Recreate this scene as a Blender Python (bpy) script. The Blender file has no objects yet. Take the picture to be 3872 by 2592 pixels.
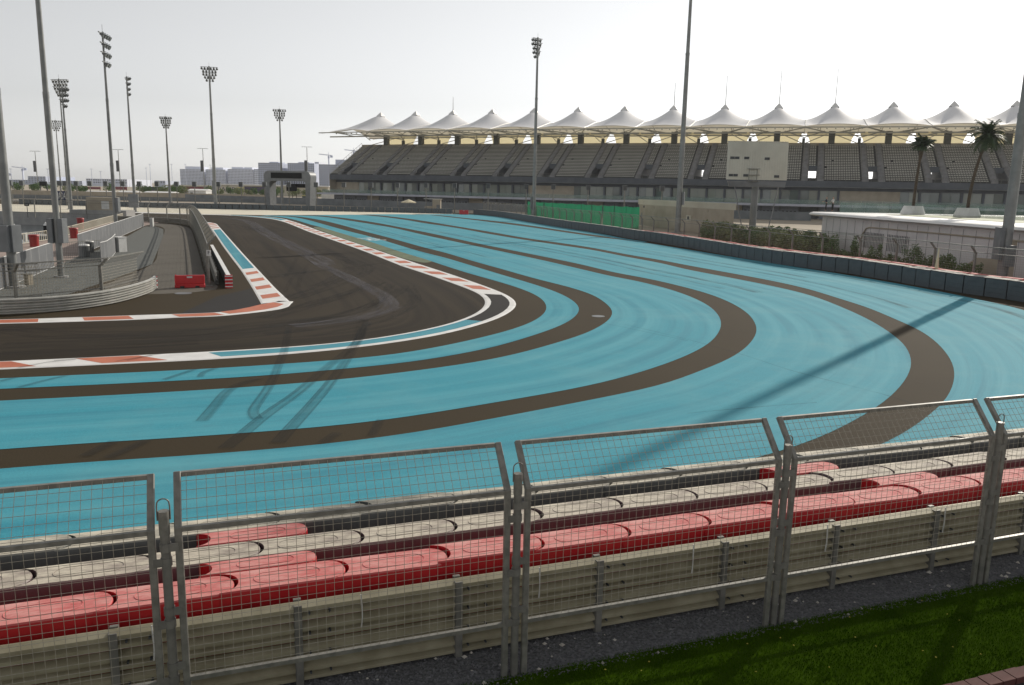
import bpy, math, random
from mathutils import Vector, Matrix, noise
from mathutils.geometry import tessellate_polygon
random.seed(11)
rad = math.radians
SC = bpy.context.scene
COL = SC.collection

# ---------------------------------------------------------------- camera
NW, NH = 3872.0, 2592.0                     # photograph size, used to survey ground points
FPX, CAMZ, YHOR, ROLL = 3058.6, 6.0, 715.0, rad(1.15)
PITCH = math.atan((NH/2 - YHOR)/FPX)
FWD = Vector((0, math.cos(PITCH), -math.sin(PITCH)))
_r0 = Vector((1, 0, 0)); _u0 = _r0.cross(FWD)
RGT = _r0*math.cos(ROLL) + _u0*math.sin(ROLL)
UPV = -_r0*math.sin(ROLL) + _u0*math.cos(ROLL)
cam_d = bpy.data.cameras.new('camera'); cam = bpy.data.objects.new('camera', cam_d); COL.objects.link(cam)
cam_d.sensor_width = 36; cam_d.lens = 36*FPX/NW; cam_d.clip_start = 0.1; cam_d.clip_end = 12000
_m = Matrix((RGT, UPV, -FWD)).transposed().to_4x4(); _m.translation = (0, 0, CAMZ)
cam.matrix_world = _m
SC.camera = cam
SC.render.resolution_x, SC.render.resolution_y = 1024, 685

# ---------------------------------------------------------------- sky, sun, exposure
SUN_EL, SUN_AZ = rad(28.0), rad(38.5)       # azimuth from +Y towards +X
w = bpy.data.worlds.new('World'); SC.world = w; w.use_nodes = True
nt = w.node_tree; nt.nodes.clear()
sky = nt.nodes.new('ShaderNodeTexSky'); sky.sky_type = 'NISHITA'; sky.sun_disc = False
sky.sun_elevation = SUN_EL; sky.sun_rotation = SUN_AZ
sky.altitude = 0; sky.air_density = 1.0; sky.dust_density = 0.5; sky.ozone_density = 1.0
hs = nt.nodes.new('ShaderNodeHueSaturation'); hs.inputs['Saturation'].default_value = 0.09
bg = nt.nodes.new('ShaderNodeBackground'); bg.inputs['Strength'].default_value = 0.12
wo = nt.nodes.new('ShaderNodeOutputWorld')
nt.links.new(sky.outputs[0], hs.inputs['Color']); nt.links.new(hs.outputs[0], bg.inputs['Color']); nt.links.new(bg.outputs[0], wo.inputs['Surface'])
sl = bpy.data.lights.new('sun', 'SUN'); sl.energy = 3.6; sl.angle = rad(0.6); sl.color = (1.0, 0.93, 0.82)
so = bpy.data.objects.new('sun', sl); COL.objects.link(so)
_sd = Vector((math.sin(SUN_AZ)*math.cos(SUN_EL), math.cos(SUN_AZ)*math.cos(SUN_EL), math.sin(SUN_EL)))
so.rotation_euler = _sd.to_track_quat('Z', 'Y').to_euler(); so.location = (60, 80, 80)
SC.view_settings.view_transform = 'Standard'; SC.view_settings.look = 'None'
SC.view_settings.exposure = 0.0; SC.view_settings.gamma = 1.0; SC.view_settings.use_curve_mapping = False

# ---------------------------------------------------------------- surveying helpers
def ray(x, y): return FWD + RGT*((x - NW/2)/FPX) + UPV*((NH/2 - y)/FPX)
def G(x, y, z=0.0):
    d = ray(x, y); t = (z - CAMZ)/d.z; return Vector((d.x*t, d.y*t, z))
def A(x, y, Y):
    d = ray(x, y); t = Y/d.y; return Vector((d.x*t, Y, CAMZ + d.z*t))
def catmull(pts, n=8):
    out = []
    for i in range(len(pts)-1):
        p0 = pts[max(i-1, 0)]; p1 = pts[i]; p2 = pts[i+1]; p3 = pts[min(i+2, len(pts)-1)]
        for k in range(n):
            t = k/n
            out.append(tuple(0.5*(2*b + (c-a)*t + (2*a-5*b+4*c-d)*t*t + (3*b-a-3*c+d)*t**3) for a, b, c, d in zip(p0, p1, p2, p3)))
    out.append(tuple(pts[-1])); return out
def plen(p): return sum((Vector(a)-Vector(b)).length for a, b in zip(p, p[1:]))
def resample(p, n):
    p = [Vector(q) for q in p]; L = [0]
    for a, b in zip(p, p[1:]): L.append(L[-1] + (b-a).length)
    out = []; j = 0
    for i in range(n):
        s = L[-1]*i/(n-1)
        while j < len(p)-2 and L[j+1] < s: j += 1
        d = L[j+1]-L[j]; t = 0 if d < 1e-9 else (s-L[j])/d
        out.append(p[j].lerp(p[j+1], min(max(t, 0), 1)))
    return out
def smooth(p, it=3):
    p = [Vector(q) for q in p]
    for _ in range(it): p = [p[0]] + [(p[i-1]+p[i]*2+p[i+1])/4 for i in range(1, len(p)-1)] + [p[-1]]
    return p
def ground_curve(px, n=160, sm=4):
    """survey a line on the ground from points of the photograph, smoothed in the world"""
    c = catmull(px, 6); return smooth(resample([G(x, y) for x, y in c], n), sm)
def at_len(path, s):
    for a, b in zip(path, path[1:]):
        d = (b-a).length
        if s <= d: return a + (b-a)*(s/d if d else 0), (b-a).normalized()
        s -= d
    return path[-1].copy(), (path[-1]-path[-2]).normalized()
def offset(path, d):
    out = []
    for i, p in enumerate(path):
        t = (path[min(i+1, len(path)-1)] - path[max(i-1, 0)]); t.z = 0; t.normalize()
        out.append(p + Vector((-t.y, t.x, 0))*d)
    return out

# ---------------------------------------------------------------- mesh helpers
class MB:
    def __init__(s): s.v = []; s.f = []; s.uv = []
    def add(s, vs, fs, uvs=None):
        o = len(s.v); s.v += [tuple(v) for v in vs]; s.f += [tuple(i+o for i in f) for f in fs]
        s.uv += uvs if uvs else [None]*len(fs); return s
    def box(s, c, d, rz=0.0, M=None):
        x, y, z = d[0]/2, d[1]/2, d[2]/2; vs = []
        ca, sa = math.cos(rz), math.sin(rz)
        for k in (-z, z):
            for i, j in ((-x, -y), (x, -y), (x, y), (-x, y)):
                v = Vector((c[0]+i*ca-j*sa, c[1]+i*sa+j*ca, c[2]+k)); vs.append(M @ v if M else v)
        return s.add(vs, [(3, 2, 1, 0), (4, 5, 6, 7), (0, 1, 5, 4), (1, 2, 6, 5), (2, 3, 7, 6), (3, 0, 4, 7)])
    def bar(s, a, b, wd, ht=None, up=(0, 0, 1)):
        a, b = Vector(a), Vector(b); ht = ht or wd; t = (b-a).normalized(); up = Vector(up)
        if abs(t.dot(up)) > .95: up = Vector((0, 1, 0)) if abs(t.y) < .9 else Vector((1, 0, 0))
        sd = t.cross(up).normalized(); u = sd.cross(t); vs = []
        for p in (a, b):
            for i, j in ((-1, -1), (1, -1), (1, 1), (-1, 1)): vs.append(p + sd*(i*wd/2) + u*(j*ht/2))
        return s.add(vs, [(0, 1, 2, 3), (7, 6, 5, 4), (0, 4, 5, 1), (1, 5, 6, 2), (2, 6, 7, 3), (3, 7, 4, 0)])
    def tube(s, pts, r, n=8, cap=True):
        pts = [Vector(p) for p in pts]; rs = r if isinstance(r, (list, tuple)) else [r]*len(pts); vs = []; fs = []
        ref = Vector((0, 0, 1)); t0 = (pts[1]-pts[0]).normalized()
        if abs(t0.z) > .9: ref = Vector((1, 0, 0))
        for i, p in enumerate(pts):
            t = (pts[min(i+1, len(pts)-1)] - pts[max(i-1, 0)]).normalized()
            a = t.cross(ref)
            if a.length < 1e-3: a = t.cross(Vector((0, 1, 0)))
            a.normalize(); b = a.cross(t)
            for k in range(n):
                q = 2*math.pi*k/n; vs.append(p + (a*math.cos(q) + b*math.sin(q))*rs[i])
        for i in range(len(pts)-1):
            for k in range(n): fs.append((i*n+k, i*n+(k+1) % n, (i+1)*n+(k+1) % n, (i+1)*n+k))
        if cap: fs += [tuple(range(n))[::-1], tuple(range((len(pts)-1)*n, len(pts)*n))]
        return s.add(vs, fs)
    def cyl(s, a, b, r0, r1=None, n=10): return s.tube([a, b], [r0, r1 if r1 is not None else r0], n)
    def prism(s, poly, z0, z1):
        n = len(poly); vs = [(p[0], p[1], z0) for p in poly] + [(p[0], p[1], z1) for p in poly]
        return s.add(vs, [tuple(range(n))[::-1], tuple(range(n, 2*n))] + [(i, (i+1) % n, n+(i+1) % n, n+i) for i in range(n)])
    def strip(s, P, Q, z=None, zq=None):
        """ribbon between two lines; u runs along (metres), v across (metres)"""
        L = 0; n = len(P); vs = []; uvl = []
        for i in range(n):
            p, q = Vector(P[i]), Vector(Q[i])
            if z is not None: p = Vector((p.x, p.y, z)); q = Vector((q.x, q.y, z if zq is None else zq))
            if i: L += ((p+q)/2 - (vs[-1]+vs[-2])/2).length
            vs += [p, q]; uvl += [(L, 0), (L, (q-p).length)]
        fs = [(2*i, 2*i+2, 2*i+3, 2*i+1) for i in range(n-1)]
        return s.add(vs, fs, [[uvl[k] for k in f] for f in fs])
    def poly(s, pts, holes=(), z=0):
        loops = [[Vector((p[0], p[1], z)) for p in pts]] + [[Vector((p[0], p[1], z)) for p in h] for h in holes]
        tri = tessellate_polygon(loops); return s.add([v for l in loops for v in l], [tuple(t) for t in tri])
    def sweep(s, frames, prof, closed=True):
        """frames: list of (point, side vector); prof: (side, z)"""
        m = len(prof); vs = []
        for p, n in frames:
            for a, z in prof: vs.append((p.x+n.x*a, p.y+n.y*a, p.z+z))
        fs = []; k = m if closed else m-1
        for i in range(len(frames)-1):
            for j in range(k): fs.append((i*m+j, i*m+(j+1) % m, (i+1)*m+(j+1) % m, (i+1)*m+j))
        if closed: fs += [tuple(range(m))[::-1], tuple(range((len(frames)-1)*m, len(frames)*m))]
        return s.add(vs, fs)
    def mesh(s, name, m, off=None, sm=False, flip=True):
        me = bpy.data.meshes.new(name)
        me.from_pydata([(v[0]-off[0], v[1]-off[1], v[2]-off[2]) for v in s.v] if off is not None else s.v, [], s.f)
        if any(u for u in s.uv):
            l = me.uv_layers.new(name='UVMap').data; k = 0
            for f, u in zip(s.f, s.uv):
                for i in range(len(f)): l[k].uv = u[i] if u else (0, 0); k += 1
        if m: me.materials.append(m)
        if flip:
            import bmesh
            bm = bmesh.new(); bm.from_mesh(me); bmesh.ops.recalc_face_normals(bm, faces=bm.faces); bm.to_mesh(me); bm.free()
        if sm:
            for p in me.polygons: p.use_smooth = True
        me.update(); return me
    def build(s, name, m, parent=None, off='auto', sm=False, flip=True, kind=None):
        """one mesh object; world coordinates unless off=None (already local to its parent)"""
        if off == 'auto': off = root_loc(parent) if parent else None
        o = bpy.data.objects.new(name, s.mesh(name, m, off, sm, flip)); COL.objects.link(o)
        if parent: o.parent = parent
        if kind: o['kind'] = kind
        if sm:
            md = o.modifiers.new('edges', 'EDGE_SPLIT'); md.split_angle = rad(40)
        return o
def root_loc(o):
    while o.parent: o = o.parent
    return o.location
def thing(name, label, cat, loc=(0, 0, 0), rz=0.0, group=None):
    o = bpy.data.objects.new(name, None); COL.objects.link(o); o.location = loc; o.rotation_euler = (0, 0, rz); o.empty_display_size = .2
    return tag(o, label, cat, group)
def tag(o, label, cat, group=None):
    o['label'] = label; o['category'] = cat
    if group: o['group'] = group
    return o
def struct(o): o['kind'] = 'structure'; return o
def dup(root, loc, rz=0.0, label=None, scale=None):
    r = root.copy(); COL.objects.link(r); r.location = loc; r.rotation_euler = (0, 0, rz)
    if scale: r.scale = scale
    if label: r['label'] = label
    for ch in list(root.children):
        c = ch.copy(); COL.objects.link(c); c.parent = r
        for g_ in list(ch.children):
            d = g_.copy(); COL.objects.link(d); d.parent = c
    return r
_O1 = ['', 'first', 'second', 'third', 'fourth', 'fifth', 'sixth', 'seventh', 'eighth', 'ninth', 'tenth', 'eleventh', 'twelfth', 'thirteenth', 'fourteenth', 'fifteenth', 'sixteenth', 'seventeenth', 'eighteenth', 'nineteenth']
_T = {2: 'twent', 3: 'thirt', 4: 'fort', 5: 'fift', 6: 'sixt', 7: 'sevent', 8: 'eight', 9: 'ninet'}
def nth(k):
    if k < 20: return _O1[k]
    if k >= 100: return 'hundred-and-' + nth(k-100) if k > 100 else 'hundredth'
    return _T[k//10] + ('ieth' if k % 10 == 0 else 'y-' + _O1[k % 10])
# ---------------------------------------------------------------- materials
def base_mat(name, rough=.6, metal=0.0):
    m = bpy.data.materials.new(name); m.use_nodes = True; n = m.node_tree.nodes; b = n['Principled BSDF']
    b.inputs['Roughness'].default_value = rough; b.inputs['Metallic'].default_value = metal
    return m, m.node_tree, b
def mixc(t, fac, a, b):
    x = t.nodes.new('ShaderNodeMix'); x.data_type = 'RGBA'
    if isinstance(fac, float): x.inputs[0].default_value = fac
    else: t.links.new(fac, x.inputs[0])
    for v, i in ((a, 6), (b, 7)):
        if isinstance(v, tuple): x.inputs[i].default_value = (*v, 1)
        else: t.links.new(v, x.inputs[i])
    return x.outputs[2]
def tex(t, coord, sc, loc=(0, 0, 0), detail=4, scale=1.0, rough=.55):
    c = t.nodes.new('ShaderNodeTexCoord'); mp = t.nodes.new('ShaderNodeMapping'); mp.inputs['Scale'].default_value = sc; mp.inputs['Location'].default_value = loc
    t.links.new(c.outputs[coord], mp.inputs[0]); n = t.nodes.new('ShaderNodeTexNoise'); n.inputs['Scale'].default_value = scale
    n.inputs['Detail'].default_value = detail; n.inputs['Roughness'].default_value = rough; t.links.new(mp.outputs[0], n.inputs[0]); return n.outputs['Fac']
def ramp(t, src, lo, hi, a=0.0, b=1.0):
    r = t.nodes.new('ShaderNodeMapRange'); r.inputs[1].default_value = lo; r.inputs[2].default_value = hi; r.inputs[3].default_value = a; r.inputs[4].default_value = b
    t.links.new(src, r.inputs[0]); return r.outputs[0]
def bump(t, b, src, st, dist=.01):
    k = t.nodes.new('ShaderNodeBump'); k.inputs['Strength'].default_value = st; k.inputs['Distance'].default_value = dist
    t.links.new(src, k.inputs['Height']); t.links.new(k.outputs[0], b.inputs['Normal'])
def mat(name, col, rough=.6, metal=0.0, var=.15, scale=2.0, col2=None, bm=0.0, bscale=40.0, thr=(.35, .65), spec=None):
    m, t, b = base_mat(name, rough, metal)
    c2 = col2 or tuple(min(1, c*(1+var)) for c in col); c1 = col if col2 else tuple(c*(1-var) for c in col)
    f = ramp(t, tex(t, 'Object', (scale,)*3), *thr)
    t.links.new(mixc(t, f, c1, c2), b.inputs['Base Color'])
    if bm: bump(t, b, tex(t, 'Object', (bscale,)*3, detail=3), bm)
    if spec is not None: b.inputs['Specular IOR Level'].default_value = spec
    return m
def asphalt(name, col, streak=None, rough=.9):
    """aggregate grain everywhere; optional worn streaks that follow the ribbon's own length"""
    m, t, b = base_mat(name, rough)
    g = ramp(t, tex(t, 'Object', (28,)*3, detail=2, rough=.7), .3, .7)
    big = ramp(t, tex(t, 'Object', (.12,)*3, detail=5), .35, .7)
    c = mixc(t, g, tuple(k*.72 for k in col), tuple(k*1.3 for k in col))
    c = mixc(t, ramp(t, big, 0, 1, 0, .5), c, tuple(k*.72 for k in col))
    if streak:
        for sc, lo, hi, amt, cc in streak:
            c = mixc(t, ramp(t, tex(t, 'UV', sc, detail=5), lo, hi, 0, amt), c, cc)
    t.links.new(c, b.inputs['Base Color']); b.inputs['Specular IOR Level'].default_value = .12
    bump(t, b, g, .35, .006); return m
def alpha_mat(name, col, sc, lo, hi, amt, rough=.85):
    m, t, b = base_mat(name, rough); b.inputs['Base Color'].default_value = (*col, 1)
    a = ramp(t, tex(t, 'UV', sc, detail=6, rough=.7), lo, hi, 0, amt)
    t.links.new(a, b.inputs['Alpha']); b.inputs['Specular IOR Level'].default_value = .2; return m
M = {}
M['asphalt'] = asphalt('asphalt', (.052, .039, .022))
M['track'] = asphalt('track_asphalt', (.044, .034, .0225), [((.018, .55, 1), .46, .70, .75, (.012, .010, .008)), ((.05, 1.7, 1), .5, .72, .6, (.014, .011, .009)), ((.03, .9, 1), .6, .8, .35, (.062, .050, .036))])
M['patch'] = asphalt('patched_asphalt', (.040, .038, .037))
M['road'] = asphalt('service_road_asphalt', (.15, .137, .117))
BLUE = (.050, .300, .385)
def blue(name, c, k):
    m, t, b = base_mat(name, .85)
    g = ramp(t, tex(t, 'Object', (30,)*3, detail=2, rough=.8), .3, .7)
    col = mixc(t, g, tuple(x*.80 for x in c), tuple(x*1.16 for x in c))
    col = mixc(t, ramp(t, tex(t, 'UV', (.03, .8, 1), (k, 0, 0), 6, rough=.65), .42, .70, 0, .65), col, (.125, .40, .47))
    col = mixc(t, ramp(t, tex(t, 'UV', (.05, 1.6, 1), (0, k, 0), 5), .48, .74, 0, .65), col, (.032, .20, .28))
    col = mixc(t, ramp(t, tex(t, 'Object', (.22,)*3, detail=6, rough=.65), .48, .74, 0, .65), col, (.13, .36, .41))
    col = mixc(t, ramp(t, tex(t, 'Object', (1.8,)*3, (9, 4, 0), detail=5), .55, .8, 0, .35), col, (.075, .24, .30))
    t.links.new(col, b.inputs['Base Color']); b.inputs['Specular IOR Level'].default_value = .2
    bump(t, b, g, .3, .005); return m
M['blue'] = blue('blue_runoff_paint', BLUE, 0)
M['blue2'] = blue('blue_kerb_paint', (.062, .27, .35), 5)
M['white'] = mat('white_track_paint', (.68, .67, .65), .6, var=.1, scale=1.2, col2=(.80, .79, .77), bm=.1)
M['orange'] = mat('orange_track_paint', (.44, .115, .055), .6, scale=.9, col2=(.56, .17, .085), bm=.1)
M['greenpaint'] = mat('green_painted_strip', (.085, .115, .055), .8, scale=1.2, col2=(.13, .16, .085))
M['beige'] = mat('pale_sand_runoff', (.66, .61, .49), .9, scale=.08, col2=(.74, .69, .56))
M['sand'] = mat('sandy_ground', (.33, .28, .21), .95, scale=.03, col2=(.42, .36, .28), bm=.3, bscale=3)
M['paving'] = mat('promenade_paving', (.28, .21, .18), .85, scale=.6, col2=(.36, .28, .24))
M['gravel'] = mat('grey_gravel', (.06, .062, .066), .95, scale=22, col2=(.15, .15, .155), bm=.9, bscale=30)
M['gravel_l'] = mat('greygreen_gravel', (.075, .08, .074), .95, scale=14, col2=(.14, .145, .135), bm=.8, bscale=14)
M['skid'] = alpha_mat('tyre_rubber_mark', (.022, .025, .027), (.10, 9, 1), .30, .70, .46)
M['skid2'] = alpha_mat('faint_tyre_mark', (.03, .03, .03), (.25, 3, 1), .40, .75, .55)
M['scuff'] = alpha_mat('grey_scuff_mark', (.20, .195, .22), (.16, 3.0, 1), .40, .74, .55)
M['worn'] = alpha_mat('pale_worn_arc', (.26, .46, .50), (.06, 2.5, 1), .42, .75, .42)
M['crack'] = alpha_mat('joint_line', (.03, .07, .09), (.8, 1, 1), .3, .7, .45)
M['steel'] = mat('galvanised_steel', (.175, .17, .152), .5, .35, scale=9, col2=(.26, .252, .225), bm=.05)
M['steel_d'] = mat('weathered_steel', (.15, .146, .132), .55, .3, scale=5, col2=(.23, .222, .20), bm=.05)
M['wire'] = mat('fence_wire', (.34, .31, .25), .5, .2, scale=20, col2=(.42, .39, .32))
M['rail'] = mat('guardrail_zinc', (.29, .26, .175), .5, .2, scale=3, col2=(.38, .345, .245), bm=.08, bscale=12)
M['rail_l'] = mat('pale_guardrail', (.38, .375, .345), .45, .2, scale=2, col2=(.50, .49, .45))
def dusty(name, col, dust, side):
    """plastic with dust lying on the faces that look up"""
    m, t, b = base_mat(name, .45)
    g = t.nodes.new('ShaderNodeNewGeometry'); sx = t.nodes.new('ShaderNodeSeparateXYZ'); t.links.new(g.outputs['Normal'], sx.inputs[0])
    upf = ramp(t, sx.outputs[2], .3, .9)
    n1 = ramp(t, tex(t, 'Object', (1.6, 5, 3), detail=7, rough=.75), .32, .62, .12, 1.0)
    mu = t.nodes.new('ShaderNodeMath'); mu.operation = 'MULTIPLY'; t.links.new(upf, mu.inputs[0]); t.links.new(n1, mu.inputs[1])
    c = mixc(t, ramp(t, tex(t, 'Object', (3, 3, 3), detail=4), .4, .7, 0, .5), col, side)
    c = mixc(t, mu.outputs[0], c, dust)
    c = mixc(t, ramp(t, tex(t, 'Object', (2.2, 7, 4), (3, 1, 7), detail=7, rough=.75), .5, .7, 0, .35), c, tuple(k*.6 for k in col))
    t.links.new(c, b.inputs['Base Color'])
    t.links.new(ramp(t, upf, 0, 1, .4, .8), b.inputs['Roughness']); bump(t, b, tex(t, 'Object', (14,)*3), .08); return m
M['red_block'] = dusty('red_barrier_plastic', (.50, .012, .018), (.68, .33, .30), (.38, .010, .014))
M['cream_block'] = dusty('cream_barrier_plastic', (.34, .33, .30), (.60, .56, .47), (.28, .27, .25))
M['mid_block'] = dusty('cream_plastic_painted_maroon_shade', (.13, .082, .088), (.66, .60, .48), (.10, .066, .072))  # cream blocks; side shade and red reflection painted into the side colour
M['far_block'] = dusty('cream_plastic_painted_grey_shade', (.125, .135, .128), (.66, .60, .48), (.095, .105, .10))  # cream blocks; shade on their sides painted as dark grey
M['dark_block'] = dusty('grey_barrier_plastic', (.03, .035, .04), (.60, .58, .54), (.06, .075, .085))
M['belt'] = mat('dark_conveyor_belt_facing', (.052, .068, .080), .55, scale=1.5, col2=(.075, .095, .108), bm=.15, bscale=5)
M['groove'] = mat('dark_groove', (.03, .03, .03), .8)
M['redplastic'] = mat('red_water_barrier', (.55, .015, .02), .45, scale=2, col2=(.62, .03, .035))
M['dark'] = mat('dark_grey_paint', (.05, .055, .06), .6)
M['black'] = mat('black_screen', (.006, .007, .008), .8, spec=.1)
M['mast'] = mat('mast_galvanised', (.20, .205, .20), .5, .3, scale=1.2, col2=(.27, .275, .265))
M['lamp'] = mat('floodlight_housing', (.10, .105, .105), .45, .2, scale=3, col2=(.15, .155, .15))
M['glass_l'] = mat('floodlight_glass', (.20, .22, .22), .15, 0)
M['cab'] = mat('grey_cabinet', (.15, .16, .168), .5, .1, scale=1.5, col2=(.20, .21, .215))
M['cabw'] = mat('white_cabinet', (.60, .60, .58), .5, scale=1.5, col2=(.70, .70, .68))
M['panelw'] = mat('pale_fence_panel', (.135, .14, .148), .5, .1, scale=.8, col2=(.17, .175, .183))
M['concrete'] = mat('concrete', (.27, .27, .265), .85, scale=.7, col2=(.36, .355, .345), bm=.2, bscale=8)
M['conc_b'] = mat('beige_concrete', (.36, .31, .235), .85, scale=.5, col2=(.44, .385, .30), bm=.15, bscale=6)
M['conc_d'] = mat('dark_concrete', (.13, .145, .155), .8, scale=.4, col2=(.18, .195, .205))
M['wallw'] = mat('white_render_wall', (.60, .58, .58), .8, scale=.4, col2=(.70, .68, .67))
M['roofw'] = mat('white_roof_edge', (.74, .73, .70), .45, scale=.6, col2=(.80, .79, .77))
M['beigew'] = mat('cream_cladding', (.50, .46, .36), .6, scale=.3, col2=(.58, .54, .43))
M['boardpanel'] = mat('ribbed_cream_panel', (.52, .50, .43), .5, .1, scale=.4, col2=(.60, .58, .50))
M['seat'] = mat('pale_seat_plastic', (.43, .42, .375), .5, scale=.5, col2=(.50, .49, .44))
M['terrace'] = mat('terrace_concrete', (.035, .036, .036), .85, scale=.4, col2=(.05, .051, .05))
M['aisle'] = mat('stair_aisle_concrete', (.17, .17, .175), .85, scale=.8, col2=(.24, .24, .245))
M['gs_dark'] = mat('slate_fascia', (.055, .066, .082), .6, scale=.5, col2=(.08, .092, .11))
M['gs_slab'] = mat('balcony_slab_edge', (.42, .43, .50), .6, scale=.5, col2=(.50, .51, .57))
M['door_g'] = mat('garage_door', (.16, .175, .21), .5, .1, scale=.5, col2=(.21, .225, .26))
M['pylon'] = mat('stand_pylon', (.085, .09, .075), .7, scale=.6, col2=(.12, .125, .105))
M['tsteel'] = mat('white_roof_steel', (.42, .41, .36), .5, .1, scale=.6, col2=(.50, .49, .44))
def fabric(name, col, tr, k=.28):
    m, t, b = base_mat(name, .7); b.inputs['Base Color'].default_value = (*col, 1)
    tl = t.nodes.new('ShaderNodeBsdfTranslucent'); tl.inputs[0].default_value = (*tr, 1)
    mx = t.nodes.new('ShaderNodeMixShader'); mx.inputs[0].default_value = k
    t.links.new(b.outputs[0], mx.inputs[1]); t.links.new(tl.outputs[0], mx.inputs[2])
    t.links.new(mx.outputs[0], t.nodes['Material Output'].inputs[0]); return m
M['tent'] = fabric('white_membrane', (.92, .92, .94), (1.0, .94, .74), .14)
M['tieline'] = mat('pale_steel_trim', (.30, .30, .30), .5, .1)
M['screen'] = fabric('cream_membrane_screen', (.70, .66, .50), (.95, .86, .56), .4)
M['net'] = fabric('green_screen_net', (.012, .17, .085), (.02, .30, .14))
def glass(name, col, rough=.06, alpha=1.0):
    m, t, b = base_mat(name, rough); b.inputs['Base Color'].default_value = (*col, 1); b.inputs['Alpha'].default_value = alpha
    b.inputs['Specular IOR Level'].default_value = .8
    bump(t, b, tex(t, 'Object', (.35,)*3, detail=2), .06, .3); return m
M['glaze'] = glass('tinted_window_glass', (.10, .13, .125))
M['glaze2'] = glass('pale_window_glass', (.21, .235, .20), .12)
M['balus'] = glass('green_glass_balustrade', (.20, .30, .27), .08, .38)
M['shrub'] = mat('shrub_leaves', (.040, .095, .018), .7, scale=3, col2=(.10, .18, .04), spec=.15)
M['shrub2'] = mat('dry_grassy_leaves', (.10, .14, .035), .7, scale=3, col2=(.19, .22, .07))
M['palm'] = mat('palm_leaves', (.022, .042, .016), .5, scale=3, col2=(.05, .085, .03))
M['bark'] = mat('palm_bark', (.055, .04, .028), .9, scale=5, col2=(.10, .075, .05), bm=.6, bscale=9)
M['turf'] = mat('artificial_turf', (.022, .046, .002), 1.0, scale=1.5, col2=(.034, .066, .004), spec=0.0)
M['blade'] = mat('turf_blades', (.034, .072, .003), 1.0, scale=2.2, col2=(.064, .122, .006), spec=0.0)
M['brick'] = mat('red_brown_kerb_stone', (.075, .022, .018), .85, scale=2, col2=(.11, .034, .028))
M['stone'] = mat('pale_stones', (.40, .37, .33), .9, scale=9, col2=(.52, .49, .44))
M['stone_d'] = mat('grey_stones', (.07, .07, .078), .85, scale=9, col2=(.19, .19, .20))
M['water'] = mat('marina_water', (.02, .03, .035), .12, scale=.4, col2=(.03, .045, .05), bm=.3, bscale=1.2)
M['city'] = mat('haze_tinted_facade', (.66, .69, .80), .8, scale=.05, col2=(.74, .77, .86))  # distance haze painted in as a pale bluish tint
M['city2'] = mat('haze_tinted_facade_darker', (.46, .50, .62), .8, scale=.05, col2=(.53, .57, .68))  # same painted haze tint, a tone darker
M['citywin'] = mat('far_windows', (.14, .16, .21), .5)
M['navy'] = mat('navy_banner', (.012, .02, .07), .6)
M['maroon'] = mat('maroon_hoarding', (.16, .02, .03), .6)
M['purple'] = mat('dark_violet_hoarding', (.04, .03, .07), .6)
M['yellow'] = mat('yellow_paint', (.50, .42, .06), .6)
M['skin'] = mat('skin', (.36, .22, .15), .6)
M['cloth_w'] = mat('white_shirt', (.60, .60, .60), .8)
M['cloth_n'] = mat('navy_shirt', (.015, .02, .04), .8)
M['cloth_k'] = mat('black_trousers', (.012, .012, .014), .8)
M['hair'] = mat('dark_hair', (.02, .015, .012), .7)
M['cream_u'] = mat('cream_canvas', (.62, .55, .38), .7)
M['redbin'] = mat('red_bin', (.30, .02, .018), .5)
# ---------------------------------------------------------------- ground, track and paint
CR = {'a': (600, 760, .4268), 'b': (1600, 780, .4268), 'c': (1000, 1000, .4268), 'd': (1900, 1000, .4268), 'e': (2600, 1000, .5429), 'f': (0, 1200, .6829), 'n': (0, 0, 1)}
def px(*seg):
    out = []
    for k, pts in seg:
        x0, y0, s = CR[k]; out += [(x0+s*x, y0+s*y) for x, y in pts]
    return out
# the sand plain reaches the horizon; it is open where the marina basin lies
MARINA = [(-44.5, 66), (-47.5, 84), (-57, 112), (-66, 140), (-120, 150), (-150, 60), (-70, 52)]
o = MB().poly([(-5200, -200), (5200, -200), (5200, 5200), (-5200, 5200)], [MARINA], -.03).build('ground', M['sand']); struct(o)
struct(MB().poly([(-160, 45), (-40, 45), (-40, 160), (-160, 160)], z=-1.9).build('marina_water', M['water']))
struct(MB().poly([(-75, 8), (-14.2, 14), (9, 12), (40, 24), (62, 48), (48, 92), (24, 112), (2, 190), (-40, 215), (-150, 225), (-170, 170), (-74, 158), (-58, 128), (-43, 76), (-34, 44), (-55, 30)], z=0).build('asphalt', M['asphalt']))

K_in = px(('n', [(300, 800), (520, 806)]), ('a', [(350, 122), (600, 128), (820, 142), (1000, 162), (1110, 188), (1200, 222), (1330, 275), (1560, 355), (1800, 440), (2000, 518), (2180, 590)]),
          ('c', [(1165, 0), (1500, 110), (1750, 200), (1880, 250), (1940, 290), (1965, 340), (1940, 390), (1850, 450), (1700, 510), (1400, 585), (1000, 655), (500, 715)]),
          ('f', [(1190, 190), (860, 207), (530, 222), (160, 240), (0, 246), (-700, 275)]))
K_out = px(('n', [(300, 798), (520, 803)]), ('a', [(350, 118), (600, 124), (900, 138), (1080, 155), (1180, 180), (1300, 220), (1420, 265), (1560, 312), (1700, 360), (1900, 425), (2080, 487)]),
           ('c', [(1375, 0), (1700, 105), (2000, 210), (2130, 262), (2215, 310), (2243, 350), (2210, 405), (2100, 470), (1900, 540), (1500, 640), (1000, 715), (500, 775)]),
           ('f', [(1190, 235), (850, 250), (480, 268), (130, 285), (0, 290), (-700, 322)]))
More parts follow.
